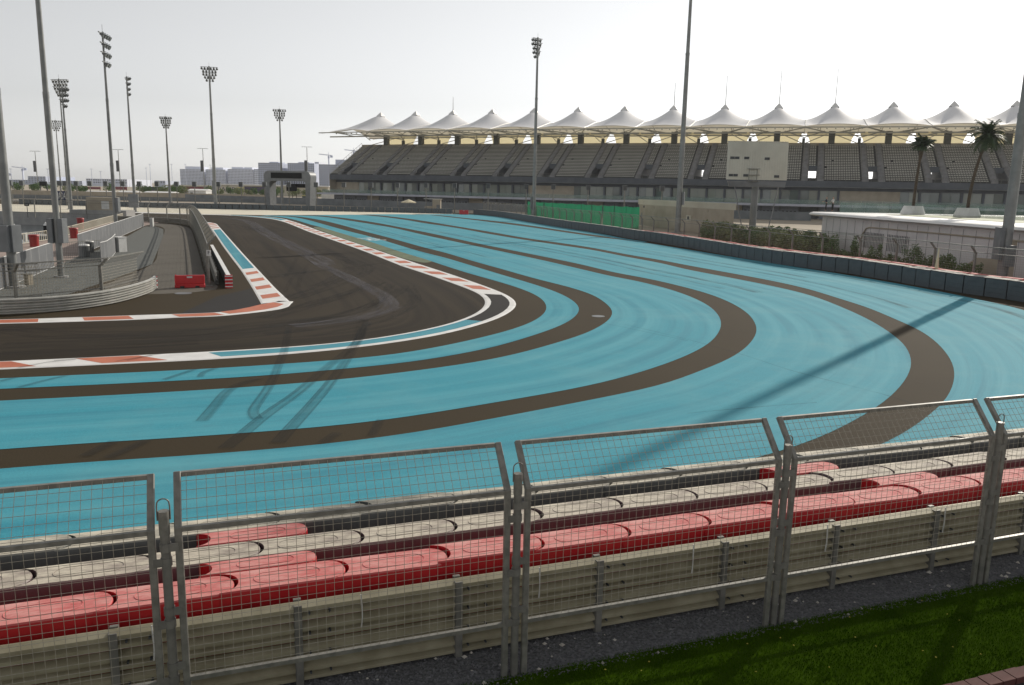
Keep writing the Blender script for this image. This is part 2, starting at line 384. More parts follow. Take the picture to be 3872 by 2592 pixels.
B1i = px(('a', [(900, 133), (1060, 143), (1200, 168), (1340, 210), (1450, 238), (1600, 283), (1900, 372), (2150, 455)]), ('b', [(0, 465), (150, 515), (400, 595), (700, 680), (900, 745), (1020, 800), (1080, 850)]),
         ('d', [(385, 355), (395, 400), (350, 460), (250, 520), (100, 575), (0, 605)]), ('c', [(2100, 605), (1800, 680), (1400, 760), (1000, 820)]), ('f', [(1500, 265), (1000, 295), (500, 318), (0, 340), (-700, 375)]))
B1o = px(('a', [(960, 130), (1150, 140), (1300, 165), (1500, 220), (1700, 275), (1900, 325), (2150, 400)]), ('b', [(0, 410), (200, 460), (450, 535), (700, 610), (1000, 700), (1200, 770), (1330, 840)]),
         ('d', [(685, 390), (660, 450), (570, 520), (400, 590), (200, 655), (0, 715)]), ('c', [(2000, 745), (1600, 820), (1200, 880)]), ('f', [(1500, 323), (1000, 352), (500, 377), (0, 398), (-700, 432)]))
S1o = px(('a', [(1000, 129), (1190, 136), (1400, 165), (1600, 210), (1800, 265), (2050, 330)]), ('b', [(0, 365), (200, 415), (450, 490), (700, 560), (1000, 645), (1300, 720), (1500, 785)]),
         ('d', [(850, 300), (940, 365), (980, 425), (950, 490), (850, 560), (700, 630), (500, 690), (250, 765), (0, 825)]), ('c', [(2000, 850), (1600, 910)]), ('f', [(2000, 335), (1500, 380), (1000, 412), (500, 440), (0, 464), (-700, 500)]))
S2i = px(('a', [(1200, 129), (1330, 133), (1500, 147), (1700, 178), (1900, 210), (2100, 245)]), ('b', [(0, 255), (200, 298), (500, 362), (800, 425), (1100, 490), (1400, 560), (1700, 630)]),
         ('d', [(1100, 130), (1400, 200), (1600, 262), (1780, 340), (1890, 420), (1940, 510), (1925, 590), (1850, 690), (1700, 780), (1500, 865), (1250, 950), (950, 1035), (600, 1112)]), ('f', [(2343, 540), (2000, 590), (1500, 633), (1000, 668), (500, 698), (0, 732), (-700, 790)]))
S2o = px(('a', [(1300, 128), (1430, 131), (1600, 148), (1800, 175), (2000, 208)]), ('b', [(0, 228), (200, 270), (500, 335), (800, 395), (1100, 455), (1400, 518), (1700, 590)]),
         ('d', [(1300, 130), (1600, 200), (1850, 270), (2050, 355), (2190, 450), (2255, 560), (2240, 640), (2170, 730), (2050, 820), (1850, 910), (1600, 1000), (1300, 1100)]), ('f', [(2343, 635), (2000, 682), (1500, 735), (1000, 772), (500, 802), (0, 838), (-700, 905)]))
S3i = px(('a', [(1700, 123), (1800, 126), (2000, 145), (2200, 172)]), ('b', [(0, 150), (300, 195), (600, 250), (900, 300), (1200, 345), (1500, 390), (1800, 450), (2100, 505)]),
         ('e', [(0, 38), (300, 95), (600, 155), (850, 215), (1050, 290), (1250, 380), (1400, 470), (1520, 570), (1563, 680), (1545, 760), (1480, 860), (1390, 945), (1290, 1020), (1100, 1120), (830, 1250)]),
         ('n', [(2600, 1800), (2000, 1915), (1200, 2030), (0, 2150), (-600, 2210)]))
S3o = px(('a', [(1760, 121), (1880, 124), (2100, 145), (2343, 178)]), ('b', [(300, 180), (600, 230), (900, 282), (1200, 325), (1500, 370), (1800, 428), (2100, 478)]),
         ('e', [(0, 8), (300, 62), (600, 118), (850, 175), (1050, 238), (1250, 300), (1450, 385), (1600, 450), (1720, 530), (1820, 640), (1863, 740), (1850, 850), (1800, 950), (1730, 1020), (1600, 1110), (1420, 1235)]),
         ('n', [(3000, 1800), (2600, 1885), (2000, 1990), (1200, 2100), (0, 2220)]))
S4i = px(('a', [(2150, 119), (2343, 124)]), ('b', [(150, 90), (400, 118), (700, 155), (1000, 195), (1300, 240), (1600, 282), (1900, 315), (2200, 362)]), ('e', [(640, 2), (1000, 57), (1500, 142), (1890, 217), (2100, 264), (2343, 320)]), ('n', [(4200, 1310), (4380, 1480), (4300, 1700), (3900, 1900), (3300, 2000)]))
S4o = px(('b', [(-100, 76), (0, 80), (150, 83), (400, 109), (700, 140), (1000, 180), (1300, 225), (1600, 268), (1750, 292), (1950, 319)]))
B5o = px(('b', [(-60, 72), (100, 72), (300, 72), (480, 78), (700, 100), (1000, 152), (1300, 202), (1600, 250), (1800, 290), (1990, 318)]))
WALL = px(('b', [(445, 72), (700, 98), (1000, 150), (1300, 200), (1600, 245), (1900, 300), (2200, 345)]), ('e', [(620, 0), (1000, 48), (1500, 130), (1900, 205), (2150, 235), (2343, 262)]), ('n', [(4050, 1185), (4300, 1255)]))
GC = {k: ground_curve(v, 220, 5) for k, v in dict(K_in=K_in, K_out=K_out, B1i=B1i, B1o=B1o, S1o=S1o, S2i=S2i, S2o=S2o, S3i=S3i, S3o=S3o, S4i=S4i, S4o=S4o, B5o=B5o).items()}
def ribbon(name, a, b, z, m):
    n = 220; return MB().strip(resample(a, n), resample(b, n), z).build(name, m)
# the racing surface between the two kerbs
L_out = px(('n', [(250, 806), (480, 812), (640, 830), (760, 842)]), ('a', [(400, 190), (500, 200), (540, 235), (620, 325), (740, 460), (870, 600), (950, 685), (1040, 780), (1110, 845), (1165, 893)]), ('n', [(1101, 1146), (1086, 1161), (1024, 1174), (840, 1194), (661, 1201), (497, 1209), (149, 1220), (0, 1223), (-480, 1238)]))
GC['L_out'] = ground_curve(L_out, 220, 2)
struct(ribbon('race_track', GC['L_out'], GC['K_in'], .004, M['track']))
struct(MB().poly([G(*p) for p in [(680, 1188), (820, 1122), (950, 1092), (985, 1150), (930, 1178), (840, 1190)]], z=.005).build('repaired_track_patch', M['patch']))
for a, b in (('B1i', 'B1o'), ('S1o', 'S2i'), ('S2o', 'S3i'), ('S3o', 'S4i'), ('S4o', 'B5o')):
    struct(ribbon('blue_painted_runoff', GC[a], GC[b], .008, M['blue']))
# pale run-off at the far end of the straight, green strip inside the far kerb
top = [(-700, 770), (0, 772), (300, 778), (600, 786), (1100, 796), (1600, 806), (1712, 809.5)]; bot = [(-700, 797), (0, 801), (300, 803), (600, 807.5), (1000, 814.5), (1400, 812.5), (1715, 810.6)]
struct(MB().strip(resample([G(*p) for p in top], 60), resample([G(*p) for p in bot], 60), .006).build('sand_runoff', M['beige']))
gi = px(('a', [(1370, 240), (1560, 308), (1760, 376), (1960, 440), (2150, 505), (2343, 548)]), ('b', [(80, 492)])); go = px(('a', [(1380, 232), (1450, 238), (1600, 283), (1900, 372), (2150, 455), (2343, 512)]), ('b', [(85, 490)]))
struct(ribbon('green_painted_strip', [G(*p) for p in catmull(gi)], [G(*p) for p in catmull(go)], .006, M['greenpaint']))

# ---- kerbs: a low white body with coloured panels set in it
def kerb(name, a, b, lo=0.0, hi=1.0, n=260):
    """ribbon of two lines with thickness; returns lerp lines"""
    a = resample(a, n); b = resample(b, n); m = MB()
    fr = [(p, q) for p, q in zip(a, b)]
    vs = []; fs = []
    for p, q in fr:
        e = (q-p)*.06; vs += [(p.x, p.y, .0), (p.x+e.x, p.y+e.y, .022), (q.x-e.x, q.y-e.y, .022), (q.x, q.y, .0)]
    for i in range(n-1):
        for j in range(3): fs.append((4*i+j, 4*i+j+1, 4*i+j+5, 4*i+j+4))
    m.add(vs, fs); o = m.build(name, M['white']); struct(o); return o, a, b
def panel(kb, nm, m, s0, s1, v0, v1, z=.026, skew=0.0, k=14):
    o, a, b = kb; n = len(a); P = []; Q = []
    LA = plen([(p+q)/2 for p, q in zip(a, b)])
    mid = [(p+q)/2 for p, q in zip(a, b)]; cum = [0]
    for p, q in zip(mid, mid[1:]): cum.append(cum[-1]+(q-p).length)
    def pt(s, v):
        s = min(max(s, 0), cum[-1]-1e-4); i = 0
        lo, hi = 0, n-1
        while hi-lo > 1:
            c = (lo+hi)//2
            if cum[c] <= s: lo = c
            else: hi = c
        t = (s-cum[lo])/(cum[lo+1]-cum[lo]+1e-9)
        return a[lo].lerp(a[lo+1], t).lerp(b[lo].lerp(b[lo+1], t), v)
    k = max(2, int((s1-s0)/1.2)+2)
    for i in range(k):
        s = s0+(s1-s0)*i/(k-1); P.append(pt(s-skew/2, v0)); Q.append(pt(s+skew/2, v1))
    return MB().strip(P, Q, z).build(nm, m, o)
def s_of(kb, xy):
    o, a, b = kb; g = G(*xy); best = (1e9, 0); L = 0; mid = [(p+q)/2 for p, q in zip(a, b)]
    for i in range(len(mid)-1):
        d = mid[i+1]-mid[i]; t = max(0, min(1, (g-mid[i]).dot(d)/d.length_squared)); e = (mid[i]+d*t-g).length
        if e < best[0]: best = (e, L+d.length*t)
        L += d.length
    return best[1]
def cxy(k, x, y): x0, y0, s = CR[k]; return (x0+s*x, y0+s*y)
kO = kerb('kerb', GC['K_in'], GC['K_out'])
s_far = s_of(kO, cxy('a', 1085, 172)); s_end = s_of(kO, cxy('c', 1870, 208)); s_dk0 = s_of(kO, cxy('c', 2030, 270)); s_dk1 = s_of(kO, cxy('c', 1905, 506)); s_b1 = s_of(kO, cxy('f', 1190, 212))
panel(kO, 'blue_panel', M['blue2'], s_of(kO, cxy('a', 640, 128)), s_far, .2, .8)
s = s_end
while s > s_far+2:
    panel(kO, 'orange_panel', M['orange'], s-1.05, s+1.05, .2, .8, skew=.3); s -= 4.35
panel(kO, 'grey_panel', M['patch'], s_dk0, s_dk1, .2, .8)
panel(kO, 'blue_panel', M['blue2'], s_dk1+.02, s_b1, .2, .8)
for x0, x1 in ((850, 500), (150, -210), (-520, -690)):
    panel(kO, 'orange_panel', M['orange'], s_of(kO, cxy('f', x0, 230+(500-x0)*.04)), s_of(kO, cxy('f', x1, 230+(500-x1)*.04)), .12, .88, skew=-.5)
# inner kerb: the long side by the service road
l1 = px(('a', [(392, 196), (430, 215), (480, 270), (560, 390), (640, 500), (720, 605), (770, 680), (830, 775), (890, 880), (910, 915)]))
l2 = px(('a', [(400, 189), (500, 200), (540, 235), (620, 325), (740, 460), (870, 600), (950, 685), (1040, 780), (1110, 845), (1160, 892)]))
k1 = kerb('kerb', [G(*p) for p in catmull(l2)], [G(*p) for p in catmull(l1)])
sA, sB = s_of(k1, cxy('a', 510, 257)), s_of(k1, cxy('a', 795, 602))
panel(k1, 'blue_panel', M['blue2'], sA, sB, .14, .86)
for y in (241, 226, 213, 203): q = s_of(k1, cxy('a', 480, y)); panel(k1, 'orange_panel', M['orange'], q-.9, q+.9, .1, .9)
for x, y in ((836, 642), (880, 702), (938, 768), (1000, 845)): q = s_of(k1, cxy('a', x, y)); panel(k1, 'orange_panel', M['orange'], q-.75, q+.75, .14, .86, skew=.3)
# inner kerb: the long side facing the camera, round the apex
m1 = [(1110, 1142), (1101, 1150), (1086, 1163), (1024, 1176), (840, 1196), (661, 1203), (497, 1211), (149, 1222), (0, 1226), (-480, 1241)]
m2 = [(1050, 1140), (1030, 1146), (985, 1153), (960, 1160), (840, 1181), (661, 1189), (497, 1194), (149, 1206), (0, 1210), (-480, 1225)]
k2 = kerb('kerb', [G(*p) for p in catmull(m1)], [G(*p) for p in catmull(m2)])
for x0, x1, v0, v1 in ((1085, 880, .28, .98), (838, 662, .12, .85), (495, 316, .12, .85), (147, -30, .12, .85), (-200, -380, .12, .85)):
    panel(k2, 'orange_panel', M['orange'], s_of(k2, (x0, 1186 if x0 < 900 else 1150)) if x0 > 900 else s_of(k2, (x0, 1216-x0*.027)), s_of(k2, (x1, 1216-x1*.027)), v0, v1, skew=-.4)

# ---- tyre marks, scuffs, joints, white crest of worn paint
def mark(name, pts, wd, m, z=.030, n=40):
    c = smooth(resample([G(x, y) for x, y in catmull(pts, 6)], n), 2)
    return struct(MB().strip(offset(c, wd/2), offset(c, -wd/2), z).build(name, m))
F_ = lambda l: [cxy('f', *p) for p in l]
for l, wdt in (([(1600, 160), (1540, 265), (1440, 340), (1280, 400), (1180, 510), (1120, 580)][2:], .34), ([(1600, 60), (1575, 190), (1545, 265), (1490, 390), (1400, 520), (1398, 548), (1425, 568)], .3),
               ([(2010, 60), (1960, 160), (1800, 290), (1640, 430), (1480, 540), (1360, 640), (1250, 730)], .36), ([(2040, 30), (1975, 150), (1900, 270), (1820, 380), (1700, 520), (1600, 630), (1540, 700)], .36),
               ([(1090, 290), (1000, 320), (910, 350)], .22), ([(1200, 285), (1130, 310), (1110, 335)], .22), ([(380, 325), (250, 355), (100, 395)], .2), ([(100, 335), (0, 360)], .2),
               ([(640, 690), (560, 730), (470, 775)], .3), ([(820, 685), (700, 740), (600, 785)], .3), ([(1870, 645), (1790, 700)], .3), ([(2110, 570), (2060, 660)], .25)):
    mark('tyre_mark', F_(l), wdt, M['skid'])
for l in ([(300, 245), (420, 235), (560, 222), (800, 205)], [(100, 285), (260, 255), (420, 238)], [(640, 250), (760, 228), (900, 205)], [(700, 245), (840, 215)]):
    mark('tyre_mark', F_(l), .16, M['skid'], .034)
C_ = lambda l: [cxy('c', *p) for p in l]
for l, wdt in (([(480, 0), (700, 100), (950, 225), (1080, 300), (1110, 350), (1080, 400), (900, 460), (600, 520), (250, 552)], 1.0), ([(560, 20), (800, 150), (1000, 250)], .7), ([(1200, 380), (1050, 440), (800, 500), (500, 540)], .6)):
    mark('scuff_mark', C_(l), wdt, M['scuff'])
A_ = lambda l: [cxy('a', *p) for p in l]
mark('scuff_mark', A_([(560, 150), (760, 175), (850, 215), (980, 310), (1200, 410), (1400, 520), (1480, 570)]), 1.6, M['scuff'])
mark('scuff_mark', A_([(780, 180), (900, 240), (1100, 350), (1350, 470), (1500, 540)]), 1.1, M['scuff'])
for l, wdt in (([(420, 200), (700, 215), (900, 270), (1150, 262), (1300, 245)], 1.2), ([(1000, 660), (1250, 640), (1480, 615), (1700, 590), (2050, 545)], .5), ([(1240, 480), (1150, 640), (1110, 680)], .3), ([(1330, 560), (1250, 700), (1240, 770)], .3),
               ([(1420, 430), (1620, 500), (1820, 580), (1800, 640), (1500, 760), (1150, 870)], 1.4), ([(1550, 470), (1680, 560), (1650, 640), (1400, 760)], 1.0)):
    mark('tyre_mark', A_(l), wdt, M['skid2'], .014)
for l, wdt in (([(0, 480), (400, 360), (800, 250), (1000, 160)], 1.2), ([(0, 560), (500, 480), (900, 390), (1250, 210)], .9), ([(100, 420), (500, 330), (900, 200)], .7), ([(0, 620), (600, 560), (1100, 470), (1330, 330), (1280, 190)], .7),
               ([(300, 540), (700, 440), (1000, 330), (1120, 180)], .6), ([(180, 250), (260, 110), (400, 60)], .25), ([(50, 120), (300, 80), (620, 50)], .9), ([(400, 640), (800, 560), (1200, 480)], .5), ([(860, 660), (900, 480)], .25), ([(780, 690), (870, 490)], .25)):
    mark('tyre_mark', C_(l), wdt, M['skid2'], .013)
for l, wdt in (([(0, 60), (400, 100), (1000, 90), (1500, 40), (2000, 5)], 1.8), ([(0, 160), (600, 140), (1200, 110), (1700, 60)], 1.6), ([(0, 200), (500, 175), (1100, 140)], 1.0)):
    mark('tyre_mark', F_(l), wdt, M['skid2'], .012)
E_ = lambda l: [cxy('e', *p) for p in l]
mark('pavement_joint', E_([(-440, 420), (0, 525), (380, 630), (700, 735), (1000, 815), (1410, 920), (1600, 985)]), .06, M['crack'], .011)
mark('pavement_joint', E_([(0, 1040), (500, 995), (900, 965)]), .06, M['crack'], .011)
mark('pavement_joint', [(2160, 1200), (2290, 1225), (2600, 1290)], .06, M['crack'], .011)
# pale worn arcs and faint tyre arcs that follow the painted bands
_ra = random.Random(4)
for a_, b_, n_ in (('S1o', 'S2i', 4), ('S2o', 'S3i', 7), ('S3o', 'S4i', 9)):
    PA, PB = resample(GC[a_], 160), resample(GC[b_], 160)
    for k in range(n_):
        f = _ra.uniform(.12, .88); i0 = _ra.randint(25, 90); i1 = i0+_ra.randint(25, 55); ln = smooth([PA[i].lerp(PB[i], f+.03*math.sin(i*.07+k)) for i in range(i0, min(i1, 158))], 3); wd = _ra.uniform(.25, .9)
        struct(MB().strip(offset(ln, wd/2), offset(ln, -wd/2), .0105).build('worn_arc' if k % 3 else 'tyre_mark', M['worn'] if k % 3 else M['skid2']))
# drain cover in the dark stripe and on the slip road
for x, y, r in ((2262, 1197, .32), (693, 1110, .45)):
    g = G(x, y); struct(MB().cyl((g.x, g.y, .0), (g.x, g.y, .012), r, n=18).build('drain_cover', M['cab']))

# ---- marking on the blue paint: small white lettering on the far band
def lettering(name, body, size, loc, rot, m, parent=None, ext=.002, align='CENTER'):
    c = bpy.data.curves.new(name, 'FONT'); c.body = body; c.size = size; c.extrude = ext; c.align_x = align; c.align_y = 'CENTER'; c.resolution_u = 2
    t = bpy.data.objects.new('tmp', c); COL.objects.link(t); bpy.context.view_layer.update()
    dg = bpy.context.evaluated_depsgraph_get(); me = bpy.data.meshes.new_from_object(t.evaluated_get(dg)); me.name = name
    bpy.data.objects.remove(t); me.materials.clear(); me.materials.append(m)
    o = bpy.data.objects.new(name, me); COL.objects.link(o); o.location = loc; o.rotation_euler = rot
    if parent: o.parent = parent; o.location = Vector(loc)-root_loc(parent)
    return o
g0, g1 = G(*cxy('a', 1800, 328)), G(*cxy('a', 1945, 352))
o = lettering('painted_lettering', 'YAS', 3.0, ((g0.x+g1.x)/2, (g0.y+g1.y)/2, .012), (0, 0, math.atan2(g1.y-g0.y, g1.x-g0.x)), M['white']); struct(o)

# ---- service road, its gravel verge and promenade on the left
rl = [(300, 1120), (440, 1060), (575, 1000), (600, 940), (618, 890), (622, 868), (600, 856), (540, 852), (420, 846)]
rr = [(620, 1112), (820, 1095), (775, 1040), (752, 960), (733, 900), (722, 872), (700, 858), (620, 846), (480, 838)]
struct(MB().strip(resample([G(*p) for p in catmull(rl)], 60), resample([G(*p) for p in catmull(rr)], 60), .005).build('service_road', M['road']))
struct(MB().poly([G(*p) for p in [(-300, 1215), (0, 1140), (240, 1120), (440, 1052), (575, 1000), (600, 940), (618, 890), (618, 868), (590, 858), (548, 857), (420, 930), (300, 968), (205, 1011), (82, 1065), (0, 1098), (-300, 1200)]], z=.010).build('gravel_verge', M['gravel_l']))
struct(MB().poly([G(*p) for p in [(-300, 1200), (0, 1098), (82, 1065), (205, 1011), (300, 968), (544, 856)]] + [Vector(p) for p in [(-56, 133), (-66, 140), (-57, 112), (-47.5, 84), (-44.5, 66), (-62, 54), (-62, 46)]], z=.007).build('promenade', M['paving']))
# ---------------------------------------------------------------- the near barrier: everything runs along one line
BT = Vector((math.cos(rad(20)), math.sin(rad(20)), 0)); BN = Vector((-BT.y, BT.x, 0)); BA = rad(20)
def bl(s, n, z=0.0): return BT*s + BN*n + Vector((0, 0, z))
# turf, gravel strip and brick edge
struct(MB().poly([bl(-9, 6.64), bl(30, 6.64), bl(30, 8.62), bl(-9, 8.52)], z=.012).build('artificial_turf', M['turf']))
struct(MB().poly([bl(-12, 8.40), bl(32, 8.40), bl(32, 9.75), bl(-12, 9.75)], z=.008).build('gravel_strip', M['gravel']))
struct(MB().poly([bl(-9, 3.0), bl(30, 3.0), bl(30, 6.40), bl(-9, 6.40)], z=.006).build('paved_walkway', M['patch']))
ke = struct(MB().poly([bl(-9, 6.38), bl(30, 6.38), bl(30, 6.66), bl(-9, 6.66)], z=.009).build('brick_edging', M['groove']))
kb_me = None
for k in range(50):
    p = bl(4+k*.22, 6.55, .045)
    if kb_me is None:
        kb = MB().box((0, 0, 0), (.205, .19, .09)).build('brick', M['brick'], ke, off=None); kb_me = kb.data
        md = kb.modifiers.new('bevel', 'BEVEL'); md.width = .012
    else:
        kb = bpy.data.objects.new('brick', kb_me); COL.objects.link(kb); kb.parent = ke
    kb.location = p + Vector((0, 0, random.uniform(-.006, .006))); kb.rotation_euler = (0, 0, BA+random.uniform(-.015, .015))
# blades of turf
mb = MB(); rnd = random.Random(3)
for k in range(75000):
    s_, n_ = rnd.uniform(1.2, 17), rnd.uniform(6.67, 8.60); p = bl(s_, n_, .012); a = rnd.uniform(0, math.pi); h = rnd.uniform(.018, .038)
    d = Vector((math.cos(a), math.sin(a), 0))*.006; t = Vector((rnd.uniform(-.02, .02), rnd.uniform(-.02, .02), h))
    mb.add([p-d, p+d, p+t], [(0, 1, 2)])
tag(mb.build('turf_blades', M['blade'], flip=False, kind='stuff'), 'short dense blades of bright green artificial turf beside the fence', 'turf')
# loose stones
mb = MB(); mb2 = MB()
def pebble(m, p, r):
    vs = [p+Vector((rnd.uniform(.6, 1.2)*x*r, rnd.uniform(.6, 1.2)*y*r, (rnd.uniform(.5, .9)*z)*r)) for x, y, z in ((1, 0, 0), (-1, 0, 0), (0, 1, 0), (0, -1, 0), (0, 0, 1), (.2, .1, -.3))]
    m.add(vs, [(0, 2, 4), (2, 1, 4), (1, 3, 4), (3, 0, 4), (2, 0, 5), (1, 2, 5), (3, 1, 5), (0, 3, 5)])
for k in range(16000): pebble(mb, bl(rnd.uniform(-1.5, 18), rnd.uniform(8.42, 9.72), .010), rnd.choice((.010, .013, .017, .022)))
tag(mb.build('gravel_stones', M['stone_d'], flip=False, kind='stuff'), 'small crushed grey stones lying under the guardrail', 'gravel')
for k in range(130): pebble(mb2, bl(rnd.uniform(-1.5, 16), rnd.uniform(8.45, 9.5), .015), rnd.choice((.012, .015, .018, .022, .03, .042)))
tag(mb2.build('pale_stones', M['stone'], flip=False, kind='stuff'), 'pale whitish stones scattered over the grey gravel strip', 'stones')
mb = MB()
for k in range(40): pebble(mb, bl(rnd.uniform(4, 15), rnd.uniform(6.95, 8.5), .05), .014)
tag(mb.build('leaf_litter', M['yellow'], flip=False, kind='stuff'), 'tiny pale dead leaves dotted over the green turf', 'litter')

# ---- catch fence panels in the foreground
FN, SP, PW = 8.62, [-4.57, -.66, 3.25, 7.16, 11.07, 14.98, 18.89], .13
ZB, ZT, BACK = 2.45, 2.93, .40
def near_panel(s0, s1, label):
    base = bl((s0+s1)/2, FN); r = thing('debris_fence', label, 'fence', base, 0, 'foreground catch fence panels')
    for s_ in (s0, s1):
        m = MB(); m.bar(bl(s_, FN), bl(s_, FN, ZB+.02), .075, .06, BN); m.bar(bl(s_, FN, ZB), bl(s_, FN+BACK, ZT), .075, .06, BN)
        o = m.build('frame_post', M['steel'], r); md = o.modifiers.new('b', 'BEVEL'); md.width = .008
    for nm, n_, z_ in (('top_rail', FN+BACK, ZT-.025), ('middle_rail', FN, ZB-.01), ('bottom_rail', FN, .72)):
        m = MB().bar(bl(s0+.036, n_, z_), bl(s1-.036, n_, z_), .05, .05, BN); m.build(nm, M['steel'], r)
    m = MB(); wr = .0029
    k = 0; s_ = s0+.09
    while s_ < s1-.06:
        m.tube([bl(s_, FN-.012, .70), bl(s_, FN-.012, ZB), bl(s_, FN+BACK-.012, ZT)], wr, 4, False); s_ += .1
    z_ = .80
    while z_ < ZB-.04: m.tube([bl(s0+.03, FN-.016, z_), bl(s1-.03, FN-.016, z_)], wr, 4, False); z_ += .1
    for k in range(1, 6):
        f = k/6.0; m.tube([bl(s0+.03, FN+BACK*f-.014, ZB+(ZT-ZB)*f), bl(s1-.03, FN+BACK*f-.014, ZB+(ZT-ZB)*f)], wr, 4, False)
    m.build('wire_mesh', M['wire'], r, sm=False)
    for s_, sg, zs in ((s0, -1, (2.26, 1.54, .90)), (s1, 1, (2.10, 1.40, .74))):
        for z_ in zs:
            m = MB(); c = bl(s_+sg*PW, FN, z_); ring = []
            for q in range(13): a = 2*math.pi*q/12; ring.append((c+BT*(math.cos(a)*.058)+BN*(math.sin(a)*.058)))
            vs = []; fs = []
            for q in ring: vs += [q+Vector((0, 0, -.045)), q+Vector((0, 0, .045))]
            for q in range(12): fs.append((2*q, 2*q+2, 2*q+3, 2*q+1))
            m.add(vs, fs); m.box(c-BT*(sg*.075)+BN*-.03, (.1, .012, .09), BA); o = m.build('clamp', M['steel_d'], r)
            md = o.modifiers.new('t', 'SOLIDIFY'); md.thickness = .008
    return r
FL = ['leftmost grey wire fence panel in the foreground, cut off by the left edge', 'wide grey wire fence panel in the foreground, second from the left edge', 'middle grey wire fence panel in front of the red barrier blocks',
      'grey wire fence panel right of the middle one, crossing the dark curved stripe', 'rightmost grey wire fence panel, cut off by the right edge of the picture', 'grey wire fence panel just outside the right edge']
for i in range(5): near_panel(SP[i]+PW, SP[i+1]-PW, FL[i])
PLB = ['leftmost round fence support post with a wire loop on top', 'round fence support post with wire loop between second and middle panels', 'round fence support post with wire loop right of the middle fence panel', 'rightmost round fence support post with wire loop, above the green turf']
for i in range(1, 5):
    p = bl(SP[i], FN); r = thing('fence_support_post', PLB[i-1], 'post', p, 0, 'foreground fence support posts')
    m = MB().cyl((0, 0, -.05), (0, 0, 2.58), .048, n=16); m.build('tube', M['steel_d'], r, off=None, sm=True)
    m = MB().cyl((0, 0, 2.40), (0, 0, 2.66), .054, n=16); m.build('cap', M['steel'], r, off=None, sm=True)
    pts = [BT*.062*sg*1.0 + Vector((0, 0, 2.56+dz)) for sg, dz in ((-1, 0), (-1, .15))] + [BT*(-.062*math.cos(a)) + Vector((0, 0, 2.73+.062*math.sin(a))) for a in [math.pi*k/8 for k in range(1, 8)]] + [BT*.062 + Vector((0, 0, 2.71)), BT*.062 + Vector((0, 0, 2.56))]
    MB().tube(pts, .008, 6).build('lifting_loop', M['steel_d'], r, off=None, sm=True)

# ---- guardrail of stacked W-beams behind the fence
def wprof(z0, h=.245, d=.075):
    """outline of one W-beam, (side, z), side towards -n is the face"""
    f = [(0, 0), (-.018, .01), (-d, .045), (-d, .085), (-.022, .11), (-.022, .135), (-d, .16), (-d, .2), (-.018, .235), (0, .245)]
    return [(a, z0+z*h/.245) for a, z in f] + [(a+.012, z0+z*h/.245) for a, z in reversed(f)]
gr = thing('guardrail', 'long weathered guardrail of stacked steel beams behind the foreground fence', 'guardrail', bl(4, 9.32))
s0 = -8.0
while s0 < 24:
    for k in range(4):
        MB().sweep([(bl(s0, 9.30), BN), (bl(s0+4.0, 9.30), BN)], wprof(.02+k*.266, .246, .088)).build('beam', M['rail'], gr)
    m = MB(); m.box((bl(s0+.0, 9.30)+Vector((0, 0, .5)))+BN*-.05, (.34, .006, 1.0), BA)
    s0 += 4.0
for k in range(16):
    s_ = -7.3+k*2.0
    if k % 1 == 0:
        p = bl(s_, 9.345); m = MB(); m.box((p.x, p.y, .53), (.09, .05, 1.10), BA); m.box(tuple(bl(s_-.045, 9.26, .50)), (.012, .10, 1.1), BA); m.build('post', M['steel_d'], gr)
        m = MB(); m.box(tuple(bl(s_, 9.196, .50)), (.085, .02, 1.12), BA); m.build('front_strap', M['steel_d'], gr)
        m = MB()
        for zz in range(4):
            for dx in (-.12, .12): c = bl(s_+dx+.25, 9.215, .15+zz*.262); m.cyl(c+BN*.05, c-BN*.012, .014, n=8)
        m.build('bolts', M['dark'], gr, kind='stuff')
for k in range(9):
    s_ = -5.6+k*2.35; p = bl(s_, 9.21, .92); MB().tube([bl(s_, 9.20, 1.09), bl(s_+.01, 9.2, .85), bl(s_+.01, 9.2, .78), bl(s_, 9.202, .66)], .009, 5).build('hanging_tie', M['cabw'], gr)

# ---- interlocking barrier blocks
def block_outline(L, W, R=None):
    """rounded nose at +x, matching hollow at -x"""
    R = W/2; pts = []
    for k in range(13): a = -math.pi/2+math.pi*k/12; pts.append((L/2-.02+R*.86*math.cos(a)*1.0, R*math.sin(a)))
    for k in range(13): a = math.pi/2-math.pi*k/12; pts.append((-L/2+.02+R*.86*math.cos(a), R*math.sin(a)))
    return pts
def block_mesh(name, m, L, W, H, dome=.05):
    o = block_outline(L, W); n = len(o); mb = MB(); vs = []; fs = []
    cx = sum(p[0] for p in o)/n
    for z, k in ((0, 1.0), (H-.06, 1.0), (H-.02, .985), (H, .94)):
        for x, y in o: vs.append((x*(1 if k == 1 else (1-(1-k)*.3)), y*k, z))
    for j in range(3):
        for i in range(n): fs.append((j*n+i, j*n+(i+1) % n, (j+1)*n+(i+1) % n, (j+1)*n+i))
    half = n//2
    # lid: pair points of both sides, slightly raised along the middle
    t = 3*n
    for i in range(half-1):
        a, b, c, d = t+i, t+i+1, t+n-2-i, t+n-1-i
    fs.append(tuple(range(t, t+n)))
    mb.add(vs, fs); return mb.mesh(name, m, sm=False)
def lid_mesh(name, m, L, W, H):
    """shallow moulded ridge ring on top"""
    mb = MB(); pts = []
    for k in range(29):
        a = 2*math.pi*k/28; pts.append((math.cos(a)*(W*.30)*.9 + (L*.22 if math.cos(a) > 0 else -L*.16) + .12, math.sin(a)*W*.26, H+.002))
    mb.tube(pts, .0045, 5, False); return mb.mesh(name, m)
TL, TW = 1.345, .53
_bm = {}
